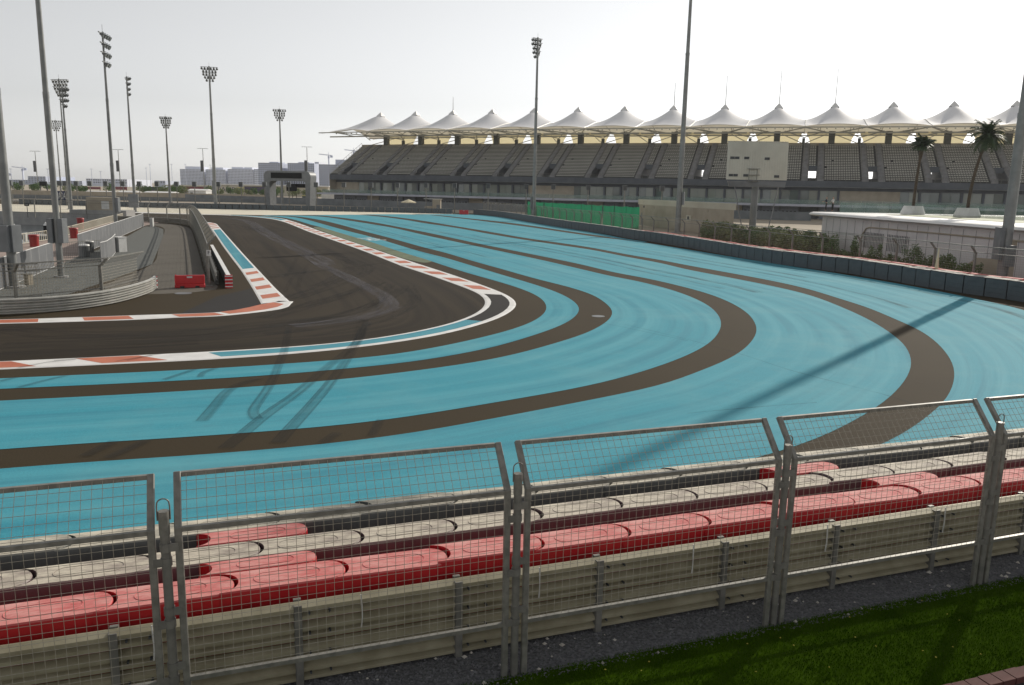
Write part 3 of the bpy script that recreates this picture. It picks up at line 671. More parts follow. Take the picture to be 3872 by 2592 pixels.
def block(kind, s, n, label, group, wd=TW, H=1.2, L=TL, tilt=0.0, dz=0.0):
    key = (kind, round(wd, 2), round(H, 2), round(L, 2))
    if key not in _bm:
        mm = M[kind]; _bm[key] = (block_mesh('body', mm, L, wd, H), lid_mesh('lid_moulding', mm, L, wd, H))
    r = thing('barrier_block', label, 'barrier', bl(s, n, dz), BA+tilt, group)
    for nm, me in zip(('body', 'lid_moulding'), _bm[key]):
        o = bpy.data.objects.new(nm, me); COL.objects.link(o); o.parent = r
    return r
rng = random.Random(5)
# measured near row: seams at the photograph's joints
for k in range(20):
    block('red_block', -8.95+1.345*k, 9.775, 'red dusty barrier block right behind the guardrail, %s from the left' % nth(k+1), 'near row of red barrier blocks', tilt=rng.uniform(-.03, .02), dz=rng.uniform(-.02, .015))
for k in range(20):
    block('mid_block', -8.6+1.345*k, 10.68, 'cream barrier block of the middle row, %s from the left' % nth(k+1), 'middle row of cream barrier blocks', tilt=rng.uniform(-.02, .02), dz=rng.uniform(-.015, .01))
for k in range(21):
    block('far_block', -8.3+1.345*k, 11.66, 'cream barrier block next to the blue run-off, %s from the left' % nth(k+1), 'far row of cream barrier blocks', tilt=rng.uniform(-.02, .02), dz=rng.uniform(-.015, .01))
for (x, y), lb, n_, wd in (((930, 2010), 'red barrier block wedged between the two cream rows, left one', 11.17, .42), ((955, 2128), 'red barrier block wedged between red and cream rows, left one', 10.23, .36),
                           ((3020, 1775), 'red barrier block wedged between the two cream rows, right one', 11.17, .42), ((3400, 1812), 'red barrier block wedged between red and cream rows, right one', 10.23, .36)):
    g = G(x, y, 1.2); block('red_block', g.dot(BT), n_, lb, 'red blocks wedged between rows', wd=wd)
# ---------------------------------------------------------------- barrier walls round the run-off
def wall_frames(path, pitch):
    n = int(plen(path)/pitch); out = []
    for k in range(n):
        a, _ = at_len(path, k*pitch); b, _ = at_len(path, (k+1)*pitch); c = (a+b)/2; d = b-a
        out.append((c, math.atan2(d.y, d.x), d.length))
    return out
def wall_block_meshes(L, W, H, m):
    body = MB().box((0, W/2, H/2), (L-.07, W, H)); me = body.mesh('body', m)
    f = MB()
    for k in range(4): f.box((0, -.012-.004*(k % 2), H*(.02+k*.235)+H*.113), (L-.085, .02, H*.222))
    return me, f.mesh('belt_facing', M['belt'])
WP = smooth(resample([G(x, y) for x, y in catmull(WALL, 6)], 120), 3)
PIT = 1.5; me_b, me_f = wall_block_meshes(PIT, .55, 1.18, M['dark_block'])
me_c = MB().box((0, .27, .59), (PIT-.03, .52, 1.16)).mesh('body', M['cream_block']); me_r = MB().box((0, .27, .59), (PIT-.04, .52, 1.2)).mesh('body', M['red_block'])
fr = wall_frames(WP, PIT); NB = len(fr)
def link_part(nm, me, r, loc=(0, 0, 0)):
    o = bpy.data.objects.new(nm, me); COL.objects.link(o); o.parent = r; o.location = loc; return o
for k, (c, a, L) in enumerate(fr):
    lb = 'dark faced barrier block in the curved right-hand wall, %s from its far end' % nth(k+1)
    r = thing('wall_barrier_block', lb, 'barrier', c+Vector((0, 0, rng.uniform(-.02, .02))), a+rng.uniform(-.008, .008), 'front row of the curved right-hand wall'); link_part('body', me_b, r); link_part('belt_facing', me_f, r)
    nv = Vector((-math.sin(a), math.cos(a), 0)); q = NB-k
    if q <= 45:
        r = thing('wall_barrier_block', 'red barrier block at the back of the right-hand wall, %s from its near end' % nth(q), 'barrier', c+nv*(1.30 if q <= 26 else .68)+Vector((0, 0, rng.uniform(-.03, .02))), a+rng.uniform(-.02, .02), 'red back row of the right-hand wall'); link_part('body', me_r, r)
    if q <= 26:
        r = thing('wall_barrier_block', 'cream barrier block between facing and red row, %s from the near end' % nth(q), 'barrier', c+nv*.66+Vector((0, 0, rng.uniform(-.03, .02))), a+rng.uniform(-.01, .01), 'cream middle row of the right-hand wall'); link_part('body', me_c, r)
# straight wall across the far end
FARW = [G(*p) for p in [(72, 772.5), (300, 778.5), (600, 786.5), (1100, 797), (1500, 804.5), (1714, 810)]]
for k, (c, a, L) in enumerate(wall_frames(FARW, 1.62)):
    r = thing('wall_barrier_block', 'grey barrier block in the long far wall, %s from its left end' % nth(k+1), 'barrier', c, a, 'long far barrier wall'); link_part('body', me_b, r); link_part('belt_facing', me_f, r)

# ---------------------------------------------------------------- catch fences with leaning tops
def bay_meshes(L, sp, wr, H=2.45, back=.45, up=.45, z0=.0):
    post = MB(); post.box((0, 0, H/2), (.10, .14, H)); post.bar((0, 0, H-.03), (0, -back, H+up), .10, .12, (1, 0, 0))
    rt_ = MB().bar((0, -back, H+up), (L, -back, H+up), .06); rm = MB().bar((0, 0, H), (L, 0, H), .05); rb = MB().bar((0, 0, .75), (L, 0, .75), .05)
    w_ = MB(); x = sp
    while x < L-.02: w_.tube([(x, 0, .1), (x, 0, H), (x, -back, H+up)], wr, 3, False); x += sp
    z = .2
    while z < H: w_.tube([(0, .0, z), (L, 0, z)], wr, 3, False); z += sp
    w_.tube([(0, -back*.5, H+up*.5), (L, -back*.5, H+up*.5)], wr, 3, False)
    return [('post', post.mesh('post', M['steel'])), ('top_rail', rt_.mesh('top_rail', M['steel'])), ('middle_rail', rm.mesh('middle_rail', M['steel'])), ('bottom_rail', rb.mesh('bottom_rail', M['steel_d'])), ('wire_mesh', w_.mesh('wire_mesh', M['wire'], flip=False))]
BAY = bay_meshes(4.0, .16, .0045)
def fence_run(path, label, group, L=4.0, bay=None, name='catch_fence_bay', z=0.0):
    fr_ = wall_frames(path, L); n = len(fr_)
    for k, (c, a, d) in enumerate(fr_):
        p, _ = at_len(path, k*L); p = p+Vector((0, 0, z))
        r = thing(name, label % nth(k+1), 'fence panel', p, a, group)
        r.scale = (d/L, 1, 1)
        for nm, me in (bay or BAY): link_part(nm, me, r)
    return fr_
fence_run(offset(WP, 2.6), 'wire fence bay with leaning top behind right-hand wall, %s from its far end', 'catch fence behind the right-hand wall')
# second, plainer fence further back by the shrubs
P2 = [Vector((27, 108, 0)), Vector((33, 92, 0)), Vector((36.5, 78, 0))]
_w2 = MB()
for k in range(1, 15): _w2.tube([(k*.2, 0, .05), (k*.2, 0, 2.15)], .004, 3, False)
for k in range(1, 11): _w2.tube([(0, 0, k*.2), (3, 0, k*.2)], .004, 3, False)
mesh2 = [('post', MB().cyl((0, 0, 0), (0, 0, 2.2), .03, n=6).mesh('post', M['steel_d'])), ('top_rail', MB().bar((0, 0, 2.15), (3, 0, 2.15), .04).mesh('top_rail', M['steel_d'])), ('wire_mesh', _w2.mesh('wire_mesh', M['wire'], flip=False))]
fence_run(P2, 'thin boundary fence bay behind the shrubs, %s from its far end', 'boundary fence by the shrubs', 3.0, mesh2, 'boundary_fence_bay')
# left: along the service road, track side
LP = [(430, 838), (480, 838), (544, 841), (614, 844), (655, 847), (685, 850), (708, 854), (722, 862), (735, 885), (752, 935), (770, 995), (792, 1080)]
LPATH = smooth(resample([G(*p) for p in catmull(LP, 5)], 60), 2)
LPATH_R = LPATH[::-1]
fence_run(LPATH_R[:], 'wire fence bay with leaning top along service road, %s from its near end', 'catch fence along the service road')
def guardrail(name, path, label, nb, mat_, h=.245, step=.262, z0=.02, post=2.0, sgn=1):
    base = path[len(path)//2]; r = thing(name, label, 'guardrail', base)
    n = max(1, int(plen(path)/4.0)); L = plen(path)/n
    for i in range(n):
        q = [at_len(path, L*(i+f/8)) for f in range(9)]
        frs = [(p, Vector((-t.y, t.x, 0))*sgn) for p, t in q]
        for k in range(nb): MB().sweep(frs, wprof(z0+k*step, h, .13)).build('beam', mat_, r)
    for k in range(int(plen(path)/post)+1):
        p, t = at_len(path, k*post); nv = Vector((-t.y, t.x, 0))*sgn
        MB().box(tuple(p+nv*.07+Vector((0, 0, (z0+nb*step)/2))), (.1, .06, z0+nb*step), math.atan2(t.y, t.x)).build('post', M['steel_d'], r)
    return r
guardrail('guardrail', offset(LPATH_R, -.45)[::-1][0:60], 'dark low guardrail at the foot of the service road fence', 3, M['steel_d'], .24, .25, .05, 2.0, 1)
# white-topped barrier with a red end beside the service road
q0, q1 = G(802, 960), G(866, 1090); t = (q1-q0).normalized()
r = thing('low_barrier_wall', 'low dark barrier wall with pale top and red striped end', 'barrier', q1, 0)
nv = Vector((-t.y, t.x, 0)); L = (q1-q0).length
MB().bar(q0+Vector((0, 0, .36)), q1+Vector((0, 0, .36)), .16, .72).build('wall', M['conc_d'], r)
MB().bar(q0+Vector((0, 0, .74)), q1+Vector((0, 0, .74)), .24, .05).build('coping', M['roofw'], r)
MB().bar(q1+t*.01+Vector((0, 0, .38)), q1+t*.12+Vector((0, 0, .38)), .42, .78).build('end_board', M['redplastic'], r)
for zz in (.1, .3, .5, .7): MB().bar(q1+t*.125+nv*.21+Vector((0, 0, zz)), q1+t*.125-nv*.21+Vector((0, 0, zz)), .02, .06).build('white_stripe', M['white'], r)
# sign post at the fence end
g = G(792, 1082); r = thing('sign_post', 'thin grey post with a small white letter sign at fence end', 'sign', g)
MB().cyl((0, 0, 0), (0, 0, 2.1), .035, n=8).build('pole', M['steel'], r, off=None); MB().box((.06, -.03, 1.95), (.26, .02, .34)).build('plate', M['cabw'], r, off=None)
MB().cyl((0, 0, 0), (0, 0, .03), .22, n=12).build('foot', M['steel_d'], r, off=None)
o = lettering('letter', 'F', .28, (0, 0, 0), (rad(90), 0, 0), M['black'], None, .003); o.parent = r; o.location = (.06, -.045, 1.95)
# red water-filled barriers
def water_barrier(name, p, rz, L, H, label):
    r = thing(name, label, 'barrier', p, rz)
    m = MB().prism([(-L/2, -.2), (L/2, -.2), (L/2, .2), (-L/2, .2)], 0, H*.3); m.prism([(-L/2+.01, -.12), (L/2-.01, -.12), (L/2-.01, .12), (-L/2+.01, .12)], H*.3, H)
    b = m.build('body', M['redplastic'], r, off=None); md = b.modifiers.new('b', 'BEVEL'); md.width = .03
    for x in (-L*.25, L*.25): MB().box((x, -.2, .06), (L*.14, .05, .10)).build('fork_slot', M['groove'], r, off=None)
    MB().box((0, -.125, H*.86), (.3, .02, .1)).build('label_plate', M['cabw'], r, off=None)
    for x in (-L/2+.06, L/2-.06): MB().cyl((x, 0, H-.01), (x, 0, H+.04), .03, n=8).build('peg', M['redplastic'], r, off=None)
    return r
a_, b_ = G(662, 1089), G(776, 1087); water_barrier('water_filled_barrier', (a_+b_)/2, math.atan2((b_-a_).y, (b_-a_).x), (b_-a_).length, .72, 'red plastic water-filled barrier across the service road')
c_ = G(1754, 812); water_barrier('water_filled_barrier', c_, rad(-8), 2.1, 1.0, 'small red plastic barrier in the gap between the far walls')
# pale guardrail at the left, with red and white end
GL = [(-260, 1200), (0, 1193), (218, 1180), (384, 1158), (487, 1135), (563, 1109), (586, 1092)]
GLP = smooth(resample([G(*p) for p in catmull(GL)], 60), 2)
gl = guardrail('guardrail', GLP, 'pale curved guardrail with red and white striped end on the left', 3, M['rail_l'], .235, .245, .02, 2.0, 1)
p, t = at_len(GLP, plen(GLP)-.25); nv = Vector((-t.y, t.x, 0))
for zz in range(6):
    MB().bar(p-nv*.14+Vector((0, 0, .09+zz*.122)), p+t*.3-nv*.14+Vector((0, 0, .09+zz*.122)), .02, .05).build('red_stripe' if zz % 2 else 'white_stripe', M['redplastic'] if zz % 2 else M['white'], gl)
BAYL = bay_meshes(4.2, .14, .008, 1.9, .38, .36)
LF = offset(GLP, .55)
n4 = int(plen(LF)/4.2); 
for k, x in enumerate((3.2, 7.4, 11.6)):
    p, t = at_len(LF, max(0, plen(LF)-2.8-x)); p2, _ = at_len(LF, max(0, plen(LF)-2.8-x+4.2)); d = p2-p
    r = thing('catch_fence_bay', ['fence bay with leaning top on the pale guardrail, nearest its striped end', 'fence bay on the pale guardrail in front of the thick mast', 'fence bay on the pale guardrail at the left picture edge'][k], 'fence panel', p, math.atan2(d.y, d.x), 'catch fence on the pale guardrail')
    for nm, me in BAYL: link_part(nm, me, r)
# ---------------------------------------------------------------- floodlight masts
def flood_mesh():
    m = MB(); vs = []; fs = []; prof = [(.10, -.30), (.16, -.26), (.20, -.05), (.33, .12), (.35, .20)]
    for r_, y in prof:
        for k in range(10): a = 2*math.pi*k/10; vs.append((r_*math.cos(a), y, r_*math.sin(a)))
    for j in range(4):
        for k in range(10): fs.append((j*10+k, j*10+(k+1) % 10, j*10+10+(k+1) % 10, j*10+10+k))
    fs.append(tuple(range(10))); m.add(vs, fs); m.bar((-.24, -.05, 0), (-.24, -.05, .40), .04); m.bar((.24, -.05, 0), (.24, -.05, .40), .04); m.bar((-.24, -.05, .40), (.24, -.05, .40), .05); return m.mesh('floodlight', M['lamp'])
def lens_mesh():
    return MB().cyl((0, .17, 0), (0, .185, 0), .33, n=10).mesh('lens', M['glass_l'])
FLM, LNM = flood_mesh(), lens_mesh()
ROWS = [(6, 0), (5, 1), (5, 2), (4, 3), (3, 4)]
def mast(base, h, yaw, label, d=.5, rows=ROWS, pitch=.66, rowgap=.68, lights=True, cabs=()):
    r = thing('floodlight_mast', label, 'light mast', base, yaw, 'floodlight masts')
    z1, z2 = h*.36, h*.68
    m = MB(); m.tube([(0, 0, 0), (0, 0, z1)], [d/2, d*.44], 16); m.tube([(0, 0, z1-.3), (0, 0, z2)], [d*.415, d*.34], 16); m.tube([(0, 0, z2-.3), (0, 0, h)], [d*.315, d*.22], 16); m.build('pole', M['mast'], r, off=None, sm=True)
    for z_, k in ((z1, .47), (z2, .37)): MB().cyl((0, 0, z_-.35), (0, 0, z_), d*k, n=16).build('joint_collar', M['mast'], r, off=None, sm=True)
    MB().cyl((0, 0, 0), (0, 0, .10), d*1.1, n=16).build('base_plate', M['concrete'], r, off=None)
    if lights:
        for n_, k in rows:
            z_ = h-.2-k*rowgap; w_ = (n_-1)*pitch
            MB().bar((-w_/2-.2, 0, z_), (w_/2+.2, 0, z_), .12, .10).build('crossarm', M['mast'], r, off=None)
            for i in range(n_):
                f = link_part('floodlight', FLM, r, (-w_/2+i*pitch, .30, z_-.28)); f.rotation_euler = (rad(-32), 0, 0); f.scale = (.82, .9, .78)
                l = bpy.data.objects.new('lens', LNM); COL.objects.link(l); l.parent = f
        MB().cyl((0, 0, h), (0, 0, h+.8), .02, n=5).build('lightning_rod', M['mast'], r, off=None)
    for ang, z_, w_, hh in cabs:
        a = rad(ang)-yaw; c = (math.cos(a)*(d*.5+.16), math.sin(a)*(d*.5+.16), z_)
        o = MB().box(c, (.32, w_, hh), a).build('switch_cabinet', M['cab'], r, off=None); md = o.modifiers.new('b', 'BEVEL'); md.width = .015
    return r
def mast_px(bx, by, tx, ty, yaw, label, **k):
    b = G(bx, by); t = A(tx, ty, b.y); return mast(b, t.z, rad(yaw), label, **k)
SHORT = [(2, 0), (2, 1), (2, 2), (2, 3)]
mast(G(55, 1088), 30, rad(-60), 'thick grey mast at left picture edge with big cabinets, top out of view', d=.50, cabs=((-100, 2.75, .75, 1.45), (-20, 2.75, .6, 1.5), (-170, 2.75, .6, 1.4)))
mast(G(232, 1050), 31, rad(-60), 'thick grey mast behind pale guardrail, two cabinets, top out of view', d=.38, cabs=((-5, 2.9, .55, 1.5), (-175, 2.9, .55, 1.5)))
mast_px(441, 884, 398, 122, -80, 'tall mast by white cabinet, lamps seen from the side pointing right', d=.44, rows=[(4, 0), (3, 1), (3, 2), (2, 3)], pitch=.8, rowgap=1.0, cabs=((0, 3.3, .6, 1.6),))
mast_px(512, 803, 492, 290, -50, 'mast with dark cabinet at its foot, lamps seen half sideways', d=.58, rows=[(4, 0), (3, 1), (2, 2), (2, 3)], rowgap=.95, pitch=.7, cabs=((-90, 2.2, 1.9, 2.6), (0, 2.2, .7, 2.4)))
mast_px(272, 812, 245, 330, -35, 'left of the twin masts, lamps in four dark rows', d=.5, rows=[(5, 0), (4, 1), (4, 2), (2, 3)], rowgap=.9)
mast_px(262, 792, 239, 298, -10, 'right of the twin masts, wide flat rows of lamps behind the other', d=.46, pitch=.66)
mast_px(233, 745, 212, 455, 15, 'small distant floodlight mast left of the twin masts', d=.55, pitch=.68, rowgap=.75)
mast_px(644, 768, 626, 440, 15, 'distant floodlight mast left of the pale tower blocks', d=.7, pitch=.58, rowgap=.66)
mast_px(816, 790, 797, 251, 15, 'tall floodlight mast standing in front of the pale tower blocks', d=.8, pitch=.66, rowgap=.66, cabs=((-90, 5.0, .8, 3.0),))
mast_px(1068, 775, 1060, 412, 15, 'distant floodlight mast rising behind the timing gantry', d=.75, pitch=.66, rowgap=.68)
bE = G(2017, 836); mast(bE, A(2028, 142, bE.y).z, rad(40), 'floodlight mast in front of the grandstand near the green netting', d=.75, rows=[(4, 0), (4, 1), (3, 2), (3, 3), (2, 4)], pitch=.62, rowgap=.74, cabs=((180, 3.4, .6, 2.4),))
mast(Vector((24.6, 123, 0)), 38, rad(40), 'tall grey mast before the beige hut, top out of view', d=.85, cabs=((-20, 5.1, .7, 1.9),))
mast(Vector((35.2, 58.3, 0)), 33, rad(40), 'massive grey mast at right picture edge with dark cabinet', d=.76, cabs=((180, 2.85, .8, 2.3), (-90, 2.0, .75, 1.5)))
# ---------------------------------------------------------------- speaker poles along the far wall
def speaker_pole(base, h, k, n):
    r = thing('speaker_pole', 'slim pole with square box on top behind far walls, %s from the left' % nth(k), 'pole', base, 0, 'slim poles with square boxes')
    MB().cyl((0, 0, 0), (0, 0, h-.6), .13, .10, n=8).build('pole', M['steel_d'], r, off=None)
    o = MB().box((0, 0, h-.55), (.95, .7, 1.15)).build('speaker_box', M['conc_d'], r, off=None); md = o.modifiers.new('b', 'BEVEL'); md.width = .04
    MB().box((0, -.36, h-.55), (.8, .03, 1.0)).build('grille', M['dark'], r, off=None)
xs = [37, 81, 225, 245, 288, 339, 399, 464, 526, 593, 667, 735, 826, 911, 1000, 1092, 1195, 1300, 1403, 1503, 1611, 1719, 1846, 1990, 2092, 2224, 2362, 2503]
for k, x in enumerate(xs):
    Yd = 196 if x < 1750 else 196-(x-1750)*.035
    hz = 715+.02*(x-1936); p = A(x, hz, Yd); p.z = 0; top = A(x, 684+(x/3872)*22, Yd).z
    if x > 1750: top = A(x, 697+(x-1990)*.012, Yd).z
    speaker_pole(p, top, k+1, len(xs))
# braces leaning on the wall and umbrella, kiosk
def parasol(name, p, label, H=2.4, W=2.6, op=True, m=None):
    r = thing(name, label, 'umbrella', p)
    MB().cyl((0, 0, 0), (0, 0, H), .03, n=6).build('pole', M['steel'], r, off=None)
    mm = MB(); n = 8; z0 = H-.65
    if op:
        vs = [(0, 0, H+.05)] + [(W/2*math.cos(2*math.pi*k/n), W/2*math.sin(2*math.pi*k/n), z0) for k in range(n)] + [(W/2*math.cos(2*math.pi*k/n), W/2*math.sin(2*math.pi*k/n), z0-.18) for k in range(n)]
        mm.add(vs, [(0, 1+k, 1+(k+1) % n) for k in range(n)] + [(1+k, 9+k, 9+(k+1) % n, 1+(k+1) % n) for k in range(n)])
    else: mm.tube([(0, 0, .5), (0, 0, 1.2), (0, 0, H)], [.16, .13, .04], 8)
    mm.build('canopy', m or M['cream_u'], r, off=None)
    MB().cyl((0, 0, 0), (0, 0, .08), .3, n=10).build('foot', M['concrete'], r, off=None)
p = G(1545, 800); p = A(1545, 790, 198); p.z = 0; parasol('parasol', p, 'open cream parasol behind the far barrier wall', 3.0, 3.7)
p = A(1652, 780, 197); p.z = 0; r = thing('kiosk', 'small beige kiosk box behind the end of the far wall', 'kiosk', p)
MB().box((0, 0, 1.6), (1.9, 2.2, 3.2)).build('cabin', M['conc_b'], r, off=None); MB().box((-1.9, 0, .75), (1.9, 1.6, 1.5)).build('side_box', M['conc_b'], r, off=None); MB().box((-.9, -.3, 3.25), (4.4, 1.2, .08)).build('roof_strip', M['roofw'], r, off=None); MB().box((.4, -1.11, .95), (.8, .03, 1.9)).build('door', M['cab'], r, off=None)
# ---------------------------------------------------------------- grandstand
GX0, GY0, GTH, GK, GDS = -44.51, 274.24, -.49851, .0012728, 13.9137
def gpt(s):
    """point and heading on the line under the roof peaks"""
    th = GTH+GK*s
    return Vector((GX0+(math.sin(th)-math.sin(GTH))/GK, GY0-(math.cos(th)-math.cos(GTH))/GK, 0)), th
def gw(s, n, z=0.0):
    p, th = gpt(s); return p+Vector((-math.sin(th), math.cos(th), 0))*n+Vector((0, 0, z))
def gframes(s0, s1, k=40):
    out = []
    for i in range(k+1):
        p, th = gpt(s0+(s1-s0)*i/k); out.append((p, Vector((-math.sin(th), math.cos(th), 0))))
    return out
GS = thing('grandstand', 'long grandstand with pale seats under a row of white tent roofs', 'grandstand', gw(85, -14))
NM = 15; S_L, S_R = -10.2, 14.4*GDS
NR, N0, N1, Z0, Z1 = 22, -13.4, 2.6, 9.3, 18.9
DN, DZ = (N1-N0)/NR, (Z1-Z0)/NR
HW = GDS/2
def loc_obj(nm, me, s):
    p, th = gpt(s); o = bpy.data.objects.new(nm, me); COL.objects.link(o); o.parent = GS; o.location = p-GS.location; o.rotation_euler = (0, 0, th); return o
def lx(x, n): return x*(1-GK*n)
def lbox(m, x0, x1, n0, n1, z0, z1):
    vs = [(lx(x, n), n, z) for z in (z0, z1) for x, n in ((x0, n0), (x1, n0), (x1, n1), (x0, n1))]
    m.add(vs, [(3, 2, 1, 0), (4, 5, 6, 7), (0, 1, 5, 4), (1, 2, 6, 5), (2, 3, 7, 6), (3, 0, 4, 7)])
VX0, VX1, VR0, VR1 = -5.3, -3.2, 2, 7
def terrace(x0, x1, vom=True):
    m = MB()
    for k in range(NR):
        a, b = N0+k*DN, N0+(k+1)*DN; z_ = Z0+k*DZ
        spans = [(x0, x1)] if not (vom and VR0 <= k < VR1) else [(x0, VX0), (VX1, x1)]
        for p_, q_ in spans:
            m.add([(lx(p_, a), a, z_-.0), (lx(q_, a), a, z_), (lx(q_, a), a, z_+DZ), (lx(p_, a), a, z_+DZ), (lx(q_, b), b, z_+DZ), (lx(p_, b), b, z_+DZ)], [(0, 1, 2, 3), (3, 2, 4, 5)])
    return m
def seats(x0, x1, r0=0, r1=NR):
    m = MB()
    for k in range(r0, r1):
        n_ = N0+k*DN+DN*.52; z_ = Z0+(k+1)*DZ; x = x0+.25
        while x < x1-.2:
            if random.random() > .012:
                xx = lx(x, n_)
                for c, d in (((xx, n_-.10, z_+.14), (.43, .34, .05)), ((xx, n_+.12, z_+.25), (.43, .06, .24))):
                    i, j, l = d[0]/2, d[1]/2, d[2]/2
                    m.add([(c[0]+a*i, c[1]+b*j, c[2]+e*l) for e in (-1, 1) for a, b in ((-1, -1), (1, -1), (1, 1), (-1, 1))], [(4, 5, 6, 7), (0, 1, 5, 4), (1, 2, 6, 5), (3, 0, 4, 7)])
            x += .55
    return m
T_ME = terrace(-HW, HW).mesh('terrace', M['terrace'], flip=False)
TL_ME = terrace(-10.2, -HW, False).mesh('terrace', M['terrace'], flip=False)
S_ME = seats(-1.5, 6.95).mesh('seat_block', M['seat'], flip=False); s2 = seats(VX0+.05, VX1-.05, VR1); s2.v, s2.f = s2.v, s2.f
N_ME = s2.mesh('narrow_seat_block', M['seat'], flip=False)
def aisle_mesh(x0, x1):
    m = MB(); lo, hi = (N0-.2, Z0-.05), (N1, Z1+.05)
    vs = [(lx(x, n_), n_, z_+dz) for n_, z_ in (lo, hi) for x in (x0, x1) for dz in (0, .62)]
    m.add(vs, [(0, 1, 3, 2), (4, 6, 7, 5), (1, 5, 7, 3), (0, 4, 5, 1), (2, 3, 7, 6)])
    for k in range(44):
        f = (k+.5)/44; n_ = lo[0]+(hi[0]-lo[0])*f; z_ = lo[1]+(hi[1]-lo[1])*f+.62; lbox(m, x0+.35, x1-.35, n_-.12, n_+.12, z_-.1, z_+.14)
    return m.mesh('stair_aisle', M['aisle'])
A1, A2 = aisle_mesh(-6.85, -5.32), aisle_mesh(-3.18, -1.65)
def vom_mesh(added_back=False):
    m = MB(); n0, n1 = N0+VR0*DN-.3, N0+VR1*DN+9; z0, z1 = Z0+VR0*DZ-.5, Z0+VR1*DZ+.1
    na, nb_ = N0+VR0*DN, N0+VR1*DN
    for x in (VX0, VX1): m.add([(lx(x, na-.3), na-.3, z0), (lx(x, n1), n1, z0), (lx(x, n1), n1, z1), (lx(x, nb_), nb_, z1+.4), (lx(x, na-.3), na-.3, z0+1.3)], [(0, 1, 2, 3, 4)])
    m.add([(lx(VX0, n0), n0, z0), (lx(VX1, n0), n0, z0), (lx(VX1, n1), n1, z0), (lx(VX0, n1), n1, z0)], [(0, 1, 2, 3)])
    m.add([(lx(VX0, nb_), nb_, z1), (lx(VX1, nb_), nb_, z1), (lx(VX1, n1), n1, z1), (lx(VX0, n1), n1, z1)], [(0, 1, 2, 3)])
    if added_back: m.add([(lx(VX0, nb_+2), nb_+2, z0), (lx(VX1, nb_+2), nb_+2, z0), (lx(VX1, nb_+2), nb_+2, z1), (lx(VX0, nb_+2), nb_+2, z1)], [(0, 1, 2, 3)])  # back wall added to block the sky so these tunnels look dark
    lbox(m, VX0, VX1, nb_-.1, nb_+.1, z1-.5, z1+.9)
    return m.mesh('entrance_tunnel', M['gs_dark'], flip=False)
V_ME = vom_mesh(); V_ME2 = vom_mesh(True)
rail_me = MB()
for n_ in (N0-.25,):
    rail_me.tube([(lx(-HW, n_), n_, Z0+1.1), (lx(HW, n_), n_, Z0+1.1)], .035, 5, False)
    for k in range(10): x = -HW+(k+.5)*GDS/10; rail_me.tube([(x, n_, Z0), (x, n_, Z0+1.1)], .03, 4, False)
rail_me = rail_me.mesh('front_railing', M['steel_d'])
# roof modules
NF, NBK, ZE, ZC = -15.2, 13.0, 22.7, 28.0
def tent_mesh(stretch=1.0):
    m = MB(); G_ = 26; vs = []; fs = []
    for j in range(G_+1):
        v = -1+2*j/G_; n_ = -v*NF if v < 0 else v*NBK
        n_ = v*15.2 if v < 0 else v*NBK
        for i in range(G_+1):
            u = -1+2*i/G_; x = u*HW
            if u < 0: x *= stretch
            r_ = min(1.0, (abs(u)**2.3+abs(v)**2.3)**(1/2.3)); wdir = u*u/(u*u+v*v+1e-6)
            ed = ZE+2.7*(1-v*v)*wdir+.55*(1-u*u)*abs(v)**6
            z_ = ed+(28.4-ed)*min(1.0, max(0, 1-r_)/.87)**1.55
            cn = .055
            vs.append((lx(x, n_), n_, z_-(.8*(-u)*(stretch-1) if u < 0 else 0)))
    for j in range(G_):
        for i in range(G_):
            fs.append((j*(G_+1)+i, j*(G_+1)+i+1, (j+1)*(G_+1)+i+1, (j+1)*(G_+1)+i))
    m.add(vs, fs); return m.mesh('tent_roof', M['tent'], sm=True, flip=False)
def cap_mesh():
    m = MB(); m.prism([(-.95, -.95), (.95, -.95), (.95, .95), (-.95, .95)], 27.9, 28.42)
    return m.mesh('cap_collar', M['dark'])
def cap2_mesh():
    m = MB(); b = 1.12; vs = [(-b, -b, 28.4), (b, -b, 28.4), (b, b, 28.4), (-b, b, 28.4), (0, 0, 29.85)]
    m.add(vs, [(0, 1, 4), (1, 2, 4), (2, 3, 4), (3, 0, 4), (3, 2, 1, 0)]); return m.mesh('roof_cap', M['roofw'])
TN, TN0, CM, C2 = tent_mesh(), tent_mesh(1.95), cap_mesh(), cap2_mesh()
def seam_mesh():
    pts = []
    for j in range(17): v = -1+2*j/16; n_ = v*15.2 if v < 0 else v*NBK; pts.append((lx(HW, n_), n_, ZE+2.7*(1-v*v)/(1+v*v)+.03))
    return MB().tube(pts, .09, 5).mesh('seam_cable', M['tsteel'])
SEAM = seam_mesh()
